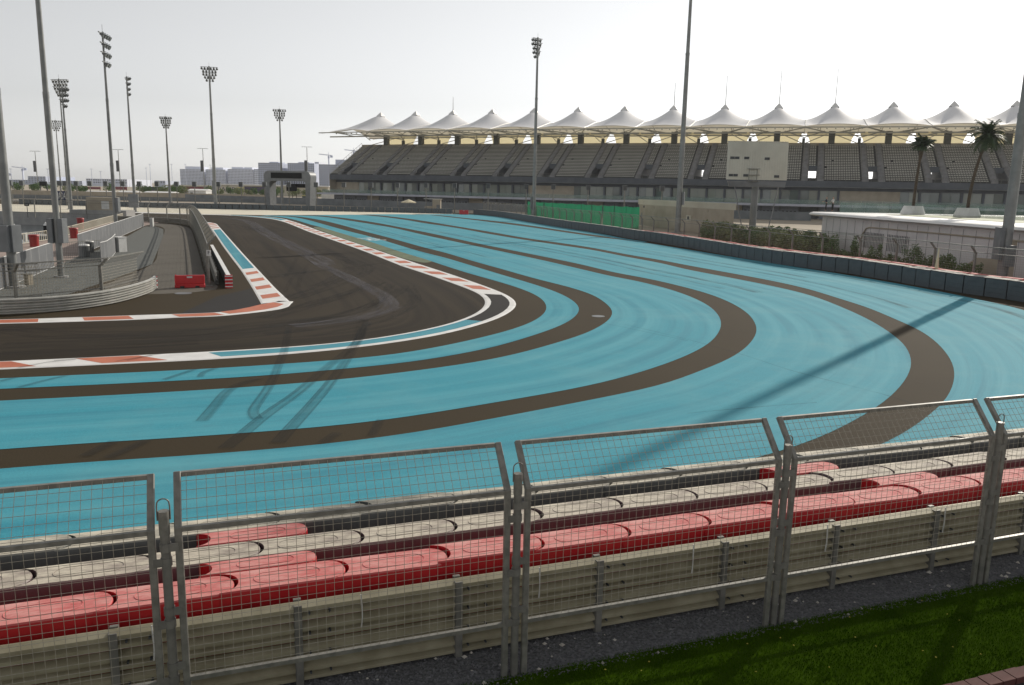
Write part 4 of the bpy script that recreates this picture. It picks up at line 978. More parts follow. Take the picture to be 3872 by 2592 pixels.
def frame_mesh(first=False):
    m = MB(); xl = -HW*(1.9 if first else 1)
    m.tube([(lx(xl, -14.8), -14.8, ZE-.25), (lx(HW, -14.8), -14.8, ZE-.25)], .17, 6, False); m.tube([(lx(xl*.9, -11), -11, ZE-1.3), (lx(HW, -11), -11, ZE-1.3)], .22, 6, False)
    m.tube([(lx(-HW, 2.5), 2.5, ZE-1.1), (lx(HW, 2.5), 2.5, ZE-1.1)], .16, 6, False)
    for sx in (-1, 1):
        m.tube([(0, 2.6, ZE-.6), (lx(sx*HW, -14.8), -14.8, ZE-.3)], .15, 6, False); m.tube([(sx*1.5, -11, ZE-1.3), (lx(sx*HW, -14.8), -14.8, ZE-.25)], .10, 5, False)
        m.tube([(sx*HW*.99, 3.0, Z1+2.2), (sx*2.2, -6, ZE-.6)], .13, 6, False); m.tube([(sx*HW*.97, 3.0, Z1+.6), (sx*1.0, 11.5, ZE-.2)], .13, 6, False)
        m.tube([(sx*HW*.5, -14.8, ZE-.25), (sx*HW*.5, -11, ZE-1.3)], .08, 5, False)
    for k in range(7): x = -HW+(k+.5)*GDS/7; m.box((lx(x, -14.8), -14.9, ZE-.62), (.3, .3, .26))
    return m.mesh('roof_frame', M['tsteel'])
FRM, FRM0 = frame_mesh(), frame_mesh(True)
COLM = MB().box((0, 3.0, 20.4), (1.55, 1.3, 4.6)).mesh('column', M['pylon']); STM = MB().box((HW-.1, 3.0, 19.9), (.75, .8, 2.0)).mesh('stub_column', M['pylon'])
scm = MB(); _x = [(-HW+.5, 23.4), (HW-.5, 23.4), (HW-.9, 22.2), (HW-1.5, 21.0), (HW-2.1, 18.2), (-HW+2.1, 18.2), (-HW+1.5, 21.0), (-HW+.9, 22.2)]
scm.add([(x, 11.6-(23.4-z)*.25, z) for x, z in _x], [tuple(range(8))]); SCM = scm.mesh('back_screen', M['screen'], flip=False)
spires = {2: 4.0, 7: 6.0, 8: 7.5, 9: 8.5, 10: 8.5}
for i in range(NM):
    s = i*GDS
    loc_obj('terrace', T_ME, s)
    o = loc_obj('seat_block', S_ME, s); o['kind'] = 'stuff'; o = loc_obj('narrow_seat_block', N_ME, s); o['kind'] = 'stuff'
    loc_obj('stair_aisle', A1, s); loc_obj('stair_aisle', A2, s); loc_obj('entrance_tunnel', V_ME if i > 6 else V_ME2, s); loc_obj('front_railing', rail_me, s)
    tn = loc_obj('tent_roof', TN0 if i == 0 else TN, s)
    for nm, me in (('cap_collar', CM), ('roof_cap', C2), ('seam_cable', SEAM)):
        o = bpy.data.objects.new(nm, me); COL.objects.link(o); o.parent = tn
    if i in spires:
        o = bpy.data.objects.new('spire', MB().cyl((0, 0, 29.6), (0, 0, 29.7+spires[i]), .10, .05, n=6).mesh('spire', M['steel'])); COL.objects.link(o); o.parent = tn
    loc_obj('roof_frame', FRM0 if i == 0 else FRM, s); loc_obj('column', COLM, s); loc_obj('stub_column', STM, s); loc_obj('back_screen', SCM, s)
loc_obj('terrace', TL_ME, 0); o = loc_obj('seat_block', seats(-10.0, -6.95).mesh('seat_block', M['seat'], flip=False), 0); o['kind'] = 'stuff'
def sw(nm, prof, m, s0=S_L, s1=S_R, k=40): return MB().sweep(gframes(s0, s1, k), prof).build(nm, m, GS)
sw('fascia', [(-13.7, 8.0), (-13.7, 9.45), (-13.45, 9.45), (-11, 8.0)], M['gs_dark'])
sw('soffit', [(-13.6, 7.85), (-13.6, 8.0), (-9, 8.0), (-9, 7.85)], M['conc_d'])
sw('balcony_slab', [(-17.6, 3.1), (-17.6, 3.65), (-10, 3.65), (-10, 3.1)], M['gs_slab'], S_L-2)
sw('top_parapet', [(N1, Z1-.4), (N1, Z1+.75), (N1+.25, Z1+.75), (N1+.25, Z1-.4)], M['conc_b'])
sw('back_wall', [(-9.2, 0), (-9.2, 8.0), (-8.9, 8.0), (-8.9, 0)], M['conc_d'])
sw('lintel_band', [(-10.6, 7.1), (-10.6, 7.9), (-10.2, 7.9), (-10.2, 7.1)], M['gs_dark'])
# end wall and end railing at the left
e0 = MB(); pr_ = [(-13.6, 3.6), (-13.6, 9.3), (N1, Z1), (N1, 3.6)]; e0.sweep(gframes(S_L-.15, S_L, 1), pr_); e0.build('end_wall', M['conc_b'], GS)
er = MB(); er.tube([gw(S_L, N0, Z0+1.3), gw(S_L, N1, Z1+1.3)], .05, 5)
for k in range(13): f = k/12; er.tube([gw(S_L, N0+(N1-N0)*f, Z0+(Z1-Z0)*f), gw(S_L, N0+(N1-N0)*f, Z0+(Z1-Z0)*f+1.3)], .04, 4)
er.build('end_railing', M['steel_d'], GS)
# glazed floor: panes, mullions, plain walls; garages below
s = S_L; k = 0; PW_ = 4.6
wallspans = [(S_L-1, -2.0), (58, 73), (140, 156)]
def in_wall(a): return any(p <= a <= q for p, q in wallspans)
rg = random.Random(8)
while s < S_R-1:
    e = min(s+PW_, S_R)
    f2 = gframes(s+.05, e-.55, 2); mid = (s+e)/2
    if in_wall(mid): MB().sweep(gframes(s, e, 2), [(-10.5, 3.66), (-10.5, 7.1), (-10.2, 7.1), (-10.2, 3.66)]).build('wall_panel', M['conc_b'], GS)
    else:
        for h0, h1 in ((s+.05, mid-.3), (mid-.24, e-.55)):
            MB().sweep(gframes(h0, h1, 1), [(-10.4+rg.uniform(-.05, .05), 3.75), (-10.4+rg.uniform(-.05, .05), 7.05), (-10.3, 7.05), (-10.3, 3.75)]).build('window_pane', M['glaze2'] if rg.random() < .6 else M['glaze'], GS)
        MB().sweep(gframes(e-.55, e, 1), [(-10.9, 3.66), (-10.9, 7.1), (-10.2, 7.1), (-10.2, 3.66)]).build('pier', M['gs_dark'], GS)
    MB().sweep(gframes(s+.03, e-.03, 1), [(-17.4, 3.66), (-17.4, 4.75), (-17.36, 4.75), (-17.36, 3.66)]).build('balustrade_pane', M['balus'], GS)
    if k % 4 != 3:
        d_ = MB().sweep(gframes(s+.2, e-.2, 1), [(-12.0, 0), (-12.0, 3.0), (-11.9, 3.0), (-11.9, 0)]).build('garage_door', M['door_g'], GS)
        for q in range(4):
            a0 = s+.5+q*.95; MB().sweep(gframes(a0, a0+.6, 1), [(-12.04, 1.5), (-12.04, 1.85), (-12.0, 1.85), (-12.0, 1.5)]).build('door_window', M['black'], d_)
    else: MB().sweep(gframes(s+.1, e-.1, 1), [(-12.1, 0), (-12.1, 3.1), (-11.8, 3.1), (-11.8, 0)]).build('garage_pier', M['conc_b'] if k % 8 == 3 else M['dark'], GS)
    s = e; k += 1
# pit wall in front of the stand
pw = MB().sweep(gframes(-60, 135, 40), [(-30, 0), (-30, 2.0), (-29.7, 2.0), (-29.7, 0)]).build('pit_wall', M['conc_d']); tag(pw, 'long blue-grey concrete wall running in front of the grandstand', 'wall')
# ---------------------------------------------------------------- right side: hut, scoreboard, netting, white building
def quad_wall(m, a, b, z0, z1, th=.2):
    d = (b-a).normalized(); nv = Vector((-d.y, d.x, 0))*th
    m.add([(*p.xy, z) for z in (z0, z1) for p in (a, b, b+nv, a+nv)], [(3, 2, 1, 0), (4, 5, 6, 7), (0, 1, 5, 4), (1, 2, 6, 5), (2, 3, 7, 6), (3, 0, 4, 7)]); return m
cA = A(2506, 800, 138); cB = A(2776, 800, 113); cL = A(2416, 800, 148)
for v in (cA, cB, cL): v.z = 0
cC = cL+(cB-cA)
r = thing('equipment_hut', 'flat-roofed beige equipment hut with grey doors behind the right-hand fence', 'hut', cA)
zt = A(2506, 758, 138).z
MB().prism([p.xy for p in (cA, cB, cC, cL)], 0, zt-.9).build('walls', M['conc_b'], r)
k_ = (cA+cB+cC+cL)/4
MB().prism([(k_+(p-k_)*1.03).xy for p in (cA, cB, cC, cL)], zt-.9, zt).build('parapet', M['beigew'], r)
def face_pt(a, b, f, z, out=.03):
    d = (b-a).normalized(); return a.lerp(b, f)+Vector((d.y, -d.x, 0))*out+Vector((0, 0, z))
for f0, f1, nm in ((.12, .42, 'door'), (.56, .86, 'door')):
    MB().bar(face_pt(cL, cA, f0, 1.15), face_pt(cL, cA, f1, 1.15), .06, 2.3).build(nm, M['cab'], r)
o = MB().bar(face_pt(cA, cB, .62, 1.25), face_pt(cA, cB, .80, 1.25), .06, 2.3).build('double_door', M['cab'], r)
ac = MB().bar(face_pt(cA, cB, .42, 2.1, .25), face_pt(cA, cB, .485, 2.1, .25), .45, .85).build('air_conditioner', M['beigew'], r)
c = face_pt(cA, cB, .452, 2.1, .49); d = (cB-cA).normalized(); MB().cyl(c, c+Vector((d.y, -d.x, 0))*.04, .30, n=14).build('fan', M['dark'], ac)
for f in (.58, .83): MB().bar(face_pt(cA, cB, f, 2.0), face_pt(cA, cB, f+.03, 2.0), .03, .28).build('notice', M['cabw'], r)
for a, b, f in ((cL, cA, .25), (cL, cA, .7), (cA, cB, .7)): q = face_pt(a, b, f, zt-1.25, .15); MB().box(tuple(q), (.22, .22, .35)).build('wall_lamp', M['dark'], r)
# scoreboard seen from behind
def onp(x, y, Y): return A(x, y, Y)
SBY = 118
tl, trr, br, bl_ = onp(2755, 537, SBY), onp(2983, 541, SBY-4), onp(2975, 683, SBY-4), onp(2747, 679, SBY)
r = thing('scoreboard', 'ribbed cream back of a big screen raised on a steel column', 'scoreboard', (onp(2861, 760, SBY+.8).x, SBY+.8, 0))
back = Vector((.15, .9, 0))
MB().add([tl, trr, br, bl_] + [p+back for p in (tl, trr, br, bl_)], [(0, 1, 2, 3), (7, 6, 5, 4), (0, 4, 5, 1), (1, 5, 6, 2), (2, 6, 7, 3), (3, 7, 4, 0)]).build('screen_box', M['boardpanel'], r)
for k in range(1, 24):
    f = k/24; a, b = tl.lerp(trr, f), bl_.lerp(br, f); o_ = Vector((0, -.03, 0)); MB().bar(a+o_, b+o_, .05, .05).build('rib', M['boardpanel'], r)
for fx, fy, w_ in ((.08, .42, .045), (.16, .42, .045), (.32, .42, .05), (.66, .43, .05), (.07, .885, .045), (.15, .885, .045), (.32, .885, .05), (.83, .90, .05)):
    a = tl.lerp(trr, fx-w_*.8).lerp(bl_.lerp(br, fx-w_*.8), fy); b = tl.lerp(trr, fx+w_*.8).lerp(bl_.lerp(br, fx+w_*.8), fy); MB().bar(a+Vector((0, -.06, 0)), b+Vector((0, -.06, 0)), .08, .34).build('vent', M['dark'], r)
for k in range(26):
    f = (k+.5)/26; a = tl.lerp(trr, f); MB().box((a.x, a.y+.4, a.z+.08), (.2, .9, .14)).build('ridge_tile', M['boardpanel'], r)
fl = [onp(2752, 684, SBY), onp(2973, 688, SBY-4), onp(2968, 710, SBY-4), onp(2757, 706, SBY)]
MB().add(fl+[p+back for p in fl], [(0, 1, 2, 3), (7, 6, 5, 4), (0, 4, 5, 1), (1, 5, 6, 2), (2, 6, 7, 3), (3, 7, 4, 0)]).build('lower_band', M['panelw'], r)
cx = onp(2861, 700, SBY-.4); cy = SBY+.2
MB().cyl((cx.x, cy, 0), (cx.x, cy, cx.z+.6), .50, .46, n=14).build('column', M['conc_d'], r, sm=True)
q = onp(2872, 662, SBY-1.6); m = MB()
for i in range(3): m.box((q.x, q.y, q.z-.9+i*.85), (3.4, 1.3, .06))
for sx in (-1.65, -.55, .55, 1.65):
    for sy in (-.6, .6): m.box((q.x+sx, q.y+sy, q.z-.05), (.06, .06, 1.8))
m.build('service_platform', M['steel_d'], r)
m = MB().bar(q+Vector((.8, .7, .8)), q+Vector((.8, .9, 3.3)), .5, .05); 
m = MB(); 
for dx in (.3, .75): m.bar(q+Vector((dx, .8, .7)), q+Vector((dx, .9, 3.4)), .05)
for k in range(9): m.bar(q+Vector((.3, .85, .9+k*.3)), q+Vector((.75, .85, .9+k*.3)), .04)
m.build('ladder', M['steel_d'], r)
for x0, y0, x1, y1 in ((2778, 706, 2815, 850), (2945, 700, 2900, 850)):
    a = onp(x0, y0, SBY-.5); b = onp(x1, y1, SBY-6); b.z = 0.0; MB().bar(a, b, .12, .12).build('strut', M['panelw'], r)
# green netting
na, nb2 = onp(1994, 800, 168), onp(2416, 800, 131); na.z = nb2.z = 0
for k in range(11):
    a, b = na.lerp(nb2, k/11), na.lerp(nb2, (k+1)/11); r = thing('green_screen_panel', 'green netting screen panel before the grandstand, %s from the left' % nth(k+1), 'screen', (a+b)/2, 0, 'green netting screens')
    m = MB(); d = (b-a).normalized(); nv = Vector((-d.y, d.x, 0)); vs = []; fs = []
    for i in range(9):
        p = a.lerp(b, i/8)+nv*(.10*math.sin(i*1.3+k))
        for z_ in (.05, 1.6, 3.55-.12*math.sin(i*math.pi/8)): vs.append(p+Vector((0, 0, z_)))
    for i in range(8):
        for j in range(2): fs.append((3*i+j, 3*i+3+j, 3*i+4+j, 3*i+1+j))
    m.add(vs, fs); m.build('net', M['net'], r, flip=False)
    MB().cyl(a, a+Vector((0, 0, 3.9)), .05, n=6).build('post', M['dark'], r); MB().bar(a+Vector((0, 0, 3.62)), b+Vector((0, 0, 3.62)), .05).build('top_rail', M['dark'], r)
# white building with planted roof terrace
wl, wr_ = A(3113, 800, 95), A(3872, 800, 60.5); wl.z = wr_.z = 0; wd_ = (wr_-wl).normalized(); wn = Vector((-wd_.y, wd_.x, 0))
if wn.x < 0: wn = -wn
we = wl+wd_*52
ZR = 3.95
r = thing('white_building', 'low white building with curved roof edge and planted terrace', 'building', wl)
MB().prism([p.xy for p in (wl, we, we+wn*26, wl+wn*26)], 0, ZR-.35).build('walls', M['wallw'], r)
tip = wl-wd_*1.9-wn*.9; e2 = we-wn*.9
prof = [(0, ZR-.18), (.18, ZR+.02), (.55, ZR+.10), (27.5, ZR+.10), (27.5, ZR-.30), (1.0, ZR-.36), (.35, ZR-.30)]
MB().sweep([(tip+Vector((0, 0, 0)), wn), (e2, wn)], prof).build('roof_slab', M['roofw'], r)
MB().poly([(wl+wn*4.2+wd_*6).xy, (we+wn*4.2).xy, (we+wn*20).xy, (wl+wn*20+wd_*6).xy], z=ZR+.13).build('roof_lawn', M['shrub2'], r)
for k in range(24):
    a = wl+wd_*(1.2+k*1.75)-wn*.012; MB().bar(a+Vector((0, 0, .1)), a+Vector((0, 0, ZR-.5)), .025, .02).build('panel_joint', M['panelw'], r)
for f0 in (10.5, 15.3):
    for k in range(14): a = wl+wd_*(f0+k*.3)-wn*.03; MB().bar(a+Vector((0, 0, .75)), a+Vector((0, 0, 2.35)), .06, .05).build('louvre_slat', M['panelw'], r)
pts = [(9.0, .2), (9.6, 1.0), (10.3, 2.2), (10.9, 2.72), (11.6, 2.86), (24, 2.92), (40, 2.95)]
MB().tube([wl+wd_*a-wn*.09+Vector((0, 0, z_)) for a, z_ in pts], .07, 6).build('pipe', M['conc_b'], r)
BO = max((G(3450, 812, ZR+.13)-wl).dot(wn), (G(3655, 823, ZR+.13)-wl).dot(wn))+1.6
for k in range(26):
    a, b = wl+wd_*(.6+k*1.85)+wn*BO, wl+wd_*(2.4+k*1.85)+wn*BO
    if k == 0: a0 = a.copy()
    MB().bar(a+Vector((0, 0, ZR+.68)), b+Vector((0, 0, ZR+.68)), .02, 1.1).build('balustrade_pane', M['balus'], r)
for k in range(int((BO-.6)/1.5)):
    a, b = a0-wn*(k*1.5), a0-wn*(k*1.5+1.45); MB().bar(a+Vector((0, 0, ZR+.68)), b+Vector((0, 0, ZR+.68)), .02, 1.1).build('balustrade_pane', M['balus'], r)
# concrete walls by the right-hand mast
pA, pB, pC = A(3690, 1000, 63), A(3792, 1000, 61.5), A(3990, 1000, 58)
for v in (pA, pB, pC): v.z = 0
r = thing('concrete_wall', 'beige concrete wall with a sloping left end at the right edge', 'wall', pB)
m = quad_wall(MB(), pA, pB, 0, 1.45, .3); m.build('low_wall', M['conc_b'], r)
d = (pB-pA).normalized(); nv = Vector((-d.y, d.x, 0))*.3; a0_ = pA-d*1.8
MB().add([a0_, pA, pA+Vector((0, 0, 1.45)), a0_+nv, pA+nv, pA+nv+Vector((0, 0, 1.45))], [(0, 1, 2), (5, 4, 3), (0, 3, 4, 1), (1, 4, 5, 2), (2, 5, 3, 0)]).build('sloping_buttress', M['conc_b'], r)
quad_wall(MB(), pB+Vector((.1, 0, 0)), pC, 0, 3.0, .35).build('high_wall', M['conc_b'], r)
q = pB.lerp(pC, .05); MB().box((q.x+.05, q.y-.12, 1.75), (.5, .03, .42), math.atan2((pC-pB).y, (pC-pB).x)).build('notice_plate', M['cabw'], r)

# ---------------------------------------------------------------- plants
def leaves(m, c, rx, rz, n, sz, rg, flat=False):
    for k in range(n):
        while True:
            v = Vector((rg.uniform(-1, 1), rg.uniform(-1, 1), rg.uniform(-1, 1)))
            if v.length < 1: break
        if v.length < .45: v *= 1.6
        p = Vector((c[0]+v.x*rx, c[1]+v.y*rx, c[2]+v.z*rz)); a = Vector((rg.gauss(0, 1), rg.gauss(0, 1), rg.gauss(0, .8))).normalized(); b = a.cross(Vector((rg.gauss(0, 1), rg.gauss(0, 1), rg.gauss(0, 1)))).normalized()
        s_ = sz*rg.uniform(.6, 1.3); m.add([p-a*s_, p+b*s_*.4, p+a*s_, p-b*s_*.4], [(0, 1, 2, 3)])
def shrub(p, h, w_, label, group, m='shrub', rg=None, dens=1.0, sz=.10):
    r = thing('shrub', label, 'shrub', p, 0, group); mb = MB(); st = MB()
    for k in range(5):
        a = rg.uniform(0, 6.3); e = Vector((math.cos(a)*w_*.35, math.sin(a)*w_*.35, h*rg.uniform(.6, .95))); st.tube([(0, 0, 0), e*.5+Vector((0, 0, h*.1)), e], [.03, .02, .008], 4)
        nn = int(60*dens*h)
        leaves(mb, (e.x*.6, e.y*.6, e.z*.45), w_*.36, h*.42, nn, sz, rg); leaves(mb, (e.x, e.y, e.z*.9), w_*.18, h*.22, nn//2, sz, rg)
    st.build('stems', M['bark'], r, off=None); mb.build('foliage', M[m], r, off=None, flip=False)
    return r
rg = random.Random(21)
sx_ = [3130, 3160, 3195, 3225, 3255, 3290, 3325, 3370, 3400, 3430, 3465, 3500, 3525, 3560, 3590, 3625, 3650, 3680, 3705]
for k, x in enumerate(sx_):
    f = (x-3113)/759; Yd = 80-26*f+rg.uniform(-1, 1); p = A(x, 800, Yd); p.z = 0
    shrub(p, rg.uniform(.9, 1.9) if k not in (1, 4, 10) else 2.4, rg.uniform(1.0, 1.6), 'dark green shrub before the white building, %s from the left' % nth(k+1), 'shrubs along the white building', 'shrub', rg, 1.0, .09)
for k in range(20):
    x = 2690+k*22+rg.uniform(-6, 6); Yd = 104-k*.9+rg.uniform(-4, 4); p = A(x, 800, Yd); p.z = 0
    shrub(p, rg.uniform(1.5, 2.5), rg.uniform(2.6, 3.8), 'loose grey-green bush in the planted strip under the scoreboard, %s from the left' % nth(k+1), 'bushes under the scoreboard', 'shrub2' if k % 3 else 'shrub', rg, 2.0, .16)
def palm(p, h, label, group, rg, planter=False, nf=26, fl=1.9, lean=(0, 0), lo=-.3):
    r = thing('palm_tree', label, 'palm tree', p, 0, group); z0 = 0
    pts = []; rr_ = []
    for k in range(9): f = k/8; pts.append((lean[0]*f*f, lean[1]*f*f, z0+h*f)); rr_.append(.17-.05*f+(.10 if f > .86 else 0)*1)
    MB().tube(pts, rr_, 10).build('trunk', M['bark'], r, off=None)
    top = Vector(pts[-1])
    for k in range(nf):
        a = 6.283*k/nf+rg.uniform(-.2, .2); el = rg.uniform(lo, 1.4); m = MB(); L = fl*rg.uniform(.8, 1.15); prev = top.copy(); d = Vector((math.cos(a)*math.cos(el), math.sin(a)*math.cos(el), math.sin(el))); spine = [top]
        for j in range(7): d = (d+Vector((0, 0, -.20))).normalized(); spine.append(spine[-1]+d*L/7)
        m.tube(spine, [.03-.003*j for j in range(8)], 4)
        for j in range(1, 8):
            for i in range(3):
                q = spine[j-1].lerp(spine[j], i/3); t = (spine[j]-spine[j-1]).normalized(); sd = t.cross(Vector((0, 0, 1))).normalized(); ll = .46*(1-abs(j-3.5)/6)
                for sg in (-1, 1):
                    e = q+sd*(sg*ll)+t*.22+Vector((0, 0, -.10-rg.uniform(0, .10))); m.add([q-t*.02, q+t*.09, e], [(0, 1, 2)])
        m.build('frond', M['palm'], r, off=None, flip=False)
    return r
def planter(p, w_, h, label):
    r = thing('planter', label, 'planter', p, 0, 'white palm planters'); m = MB(); vs = []; fs = []
    for z_, k in ((0, .56), (h*.2, .58), (h, .44)):
        for q in range(20): a = 6.283*q/20; vs.append((w_*k*math.cos(a), w_*k*math.sin(a), z_))
    for j in range(2):
        for q in range(20): fs.append((j*20+q, j*20+(q+1) % 20, j*20+20+(q+1) % 20, j*20+20+q))
    fs.append(tuple(range(20))); m.add(vs, fs); m.build('tub', M['cabw'], r, off=None)
    MB().cyl((0, 0, h-.12), (0, 0, h-.02), w_*.43, n=20).build('soil', M['bark'], r, off=None)
p1 = G(3450, 812, ZR+.13); p2 = G(3655, 823, ZR+.13)
planter(p1, 2.2, .95, 'white round planter of the left palm on the roof terrace'); planter(p2, 2.15, .95, 'white round planter of the right palm on the roof terrace')
palm(p1+Vector((0, 0, .8)), 6.6, 'palm with upright bundled crown on the roof terrace', 'roof terrace palms', rg, nf=60, fl=1.35, lean=(.25, 0), lo=.35)
palm(p2+Vector((0, 0, .8)), 7.2, 'palm with spreading crown beside the massive mast', 'roof terrace palms', rg, nf=60, fl=2.0, lean=(1.15, 0), lo=-.35)
q = A(3548, 960, 56); q.z = 0; parasol('closed_parasol', q, 'folded cream parasol standing among the dark shrubs', 2.55, 1, False)

# ---------------------------------------------------------------- two people on the roof terrace
def skin_mesh(name, joints, edges, mt, parent):
    me = bpy.data.meshes.new(name); me.from_pydata([j[0] for j in joints], edges, []); o = bpy.data.objects.new(name, me); COL.objects.link(o); o.parent = parent
    sk = o.modifiers.new('skin', 'SKIN'); sk.use_smooth_shade = True
    for i, j in enumerate(joints):
        v = me.skin_vertices[0].data[i]; v.radius = (j[1], j[1] if len(j) < 3 else j[2]); v.use_root = (i == 0)
    o.modifiers.new('sub', 'SUBSURF').levels = 1; o.modifiers['sub'].render_levels = 2; me.materials.append(mt); return o
def person(p, rz, label, shirt, armpose):
    r = thing('person', label, 'person', p, rz, None)
    body = [((0, 0, .95), .11, .09), ((0, 0, 1.20), .10, .08), ((0, 0, 1.42), .11, .08), ((0, 0, 1.53), .05), ((0, .015, 1.64), .085), ((0, .01, 1.74), .07),
            ((.10, 0, .92), .075), ((.11, .02, .50), .05), ((.11, -.01, .09), .035), ((.11, .12, .03), .03), ((-.10, 0, .92), .075), ((-.11, .02, .50), .05), ((-.11, -.01, .09), .035), ((-.11, .12, .03), .03)]
    e = [(0, 1), (1, 2), (2, 3), (3, 4), (4, 5), (0, 6), (6, 7), (7, 8), (8, 9), (0, 10), (10, 11), (11, 12), (12, 13)]
    for sg, (el, ha) in zip((1, -1), armpose):
        b = len(body); body += [((sg*.19, 0, 1.40), .05), ((sg*.19+el[0], el[1], el[2]), .038), ((sg*.19+ha[0], ha[1], ha[2]), .028), ((sg*.19+ha[0]*1.1, ha[1]+.06, ha[2]-.04), .025)]; e += [(2, b), (b, b+1), (b+1, b+2), (b+2, b+3)]
    skin_mesh('body', body, e, M['skin'], r)
    sh = [((0, 0, .98), .135, .11), ((0, 0, 1.20), .125, .10), ((0, 0, 1.41), .13, .10), ((0, 0, 1.49), .075)]; se = [(0, 1), (1, 2), (2, 3)]
    for sg, (el, ha) in zip((1, -1), armpose):
        b = len(sh); sh += [((sg*.19, 0, 1.40), .066), ((sg*.19+el[0], el[1], el[2]), .055)]; se += [(2, b), (b, b+1)]
    skin_mesh('shirt', sh, se, shirt, r)
    skin_mesh('trousers', [((0, 0, .98), .13, .11), ((.10, 0, .90), .095), ((.11, .02, .50), .07), ((.11, -.01, .12), .055), ((-.10, 0, .90), .095), ((-.11, .02, .50), .07), ((-.11, -.01, .12), .055)], [(0, 1), (1, 2), (2, 3), (0, 4), (4, 5), (5, 6)], M['cloth_k'], r)
    skin_mesh('hair', [((0, -.02, 1.70), .085), ((0, -.01, 1.77), .07)], [(0, 1)], M['hair'], r)
    return r
g = G(3138, 799, ZR+.10)
person(g+Vector((-.25, .7, 0)), rad(60), 'person in navy shirt leaning at the terrace edge', M['cloth_n'], (((.08, .18, 1.2), (.1, .45, 1.15)), ((-.06, .2, 1.18), (-.02, .48, 1.12))))
person(g+Vector((.42, .3, 0)), rad(40), 'person in white shirt and black trousers on the roof terrace', M['cloth_w'], (((.12, .10, 1.18), (.0, .32, 1.2)), ((-.12, .06, 1.18), (-.02, .25, 1.08))))
# ---------------------------------------------------------------- left side: panel fence, marina, cabinets
def panel_fence(pts, H, label, L=2.0):
    path = resample([G(*p) for p in pts], 40); n = max(1, round(plen(path)/L)); L = plen(path)/n
    r = thing('solid_panel_fence', label, 'fence', path[0])
    for k in range(n):
        a, _ = at_len(path, k*L); b, _ = at_len(path, (k+1)*L); MB().bar(a.lerp(b, .02)+Vector((0, 0, H/2)), b.lerp(a, .02)+Vector((0, 0, H/2)), .05, H-.04).build('panel', M['panelw'], r)
        MB().bar(a+Vector((0, 0, .02)), a+Vector((0, 0, H)), .06).build('post', M['tieline'], r)
    MB().tube([p+Vector((0, 0, H+.02)) for p in path], .03, 5).build('top_rail', M['cabw'], r)
    MB().tube([p+Vector((0, 0, .05)) for p in path], .035, 5).build('bottom_rail', M['cabw'], r)
    return r
panel_fence([(-260, 1200), (0, 1098), (82, 1065), (205, 1011)], 1.7, 'grey solid panel fence behind the thick masts on the left')
panel_fence([(300, 968), (384, 930), (472, 889), (544, 856)], 1.7, 'grey solid panel fence running back to the service road bend')
panel_fence([(384, 993), (408, 985), (428, 968), (440, 950)], 1.45, 'short curved grey panel fence beside the white cabinet', 1.0)
g = G(455, 953); r = thing('white_cabinet', 'tall white metal cabinet at the end of the panel fence', 'cabinet', g, rad(-25))
o = MB().box((0, 0, .62), (.75, .8, 1.24)).build('housing', M['cabw'], r, off=None); MB().box((0, 0, 1.26), (.82, .87, .05)).build('lid', M['roofw'], r, off=None); MB().box((-.38, 0, .62), (.02, .7, 1.1)).build('door', M['cab'], r, off=None)
g = G(70, 1078); r = thing('equipment_box', 'small brown box on the gravel beside the thick mast', 'box', g+Vector((.55, .1, 0)), rad(-20))
MB().box((0, 0, .3), (.35, .3, .6)).build('housing', M['conc_b'], r, off=None); MB().box((0, -.1, .63), (.4, .4, .05)).build('lid', M['steel_d'], r, off=None)
# open gate fence with bars
a, b = G(205, 1011), G(300, 968); c = G(384, 993)
r = thing('bar_gate', 'open bar gate between the grey panel fences', 'gate', a)
for p_, q_ in ((a, c),):
    for z_ in (.15, 1.65): MB().bar(p_+Vector((0, 0, z_)), q_+Vector((0, 0, z_)), .04).build('rail', M['steel'], r)
    n = int((q_-p_).length/.16)
    for k in range(n+1): t = p_.lerp(q_, k/n); MB().cyl(t+Vector((0, 0, .1)), t+Vector((0, 0, 1.7)), .011, n=4).build('bar', M['steel'], r)
def bin_(name, p, w_, h, m, label, grp, slats=False):
    r = thing(name, label, 'bin', p, 0, grp)
    MB().cyl((0, 0, 0), (0, 0, h*.86), w_*.42, w_*.44, n=16).build('body', m, r, off=None, sm=True); MB().cyl((0, 0, h*.88), (0, 0, h), w_*.52, w_*.46, n=16).build('lid', m if not slats else M['roofw'], r, off=None, sm=True)
    if slats:
        for k in range(20): a_ = 6.283*k/20; MB().box((w_*.46*math.cos(a_), w_*.46*math.sin(a_), h*.45), (.03, .07, h*.8), a_).build('slat', M['cab'], r, off=None)
bin_('litter_bin', G(321, 972), .8, 1.0, M['dark'], 'slatted silver litter bin nearer the bar gate', 'silver litter bins', True); bin_('litter_bin', G(338, 955), .8, 1.0, M['dark'], 'slatted silver litter bin farther behind the bar gate', 'silver litter bins', True)
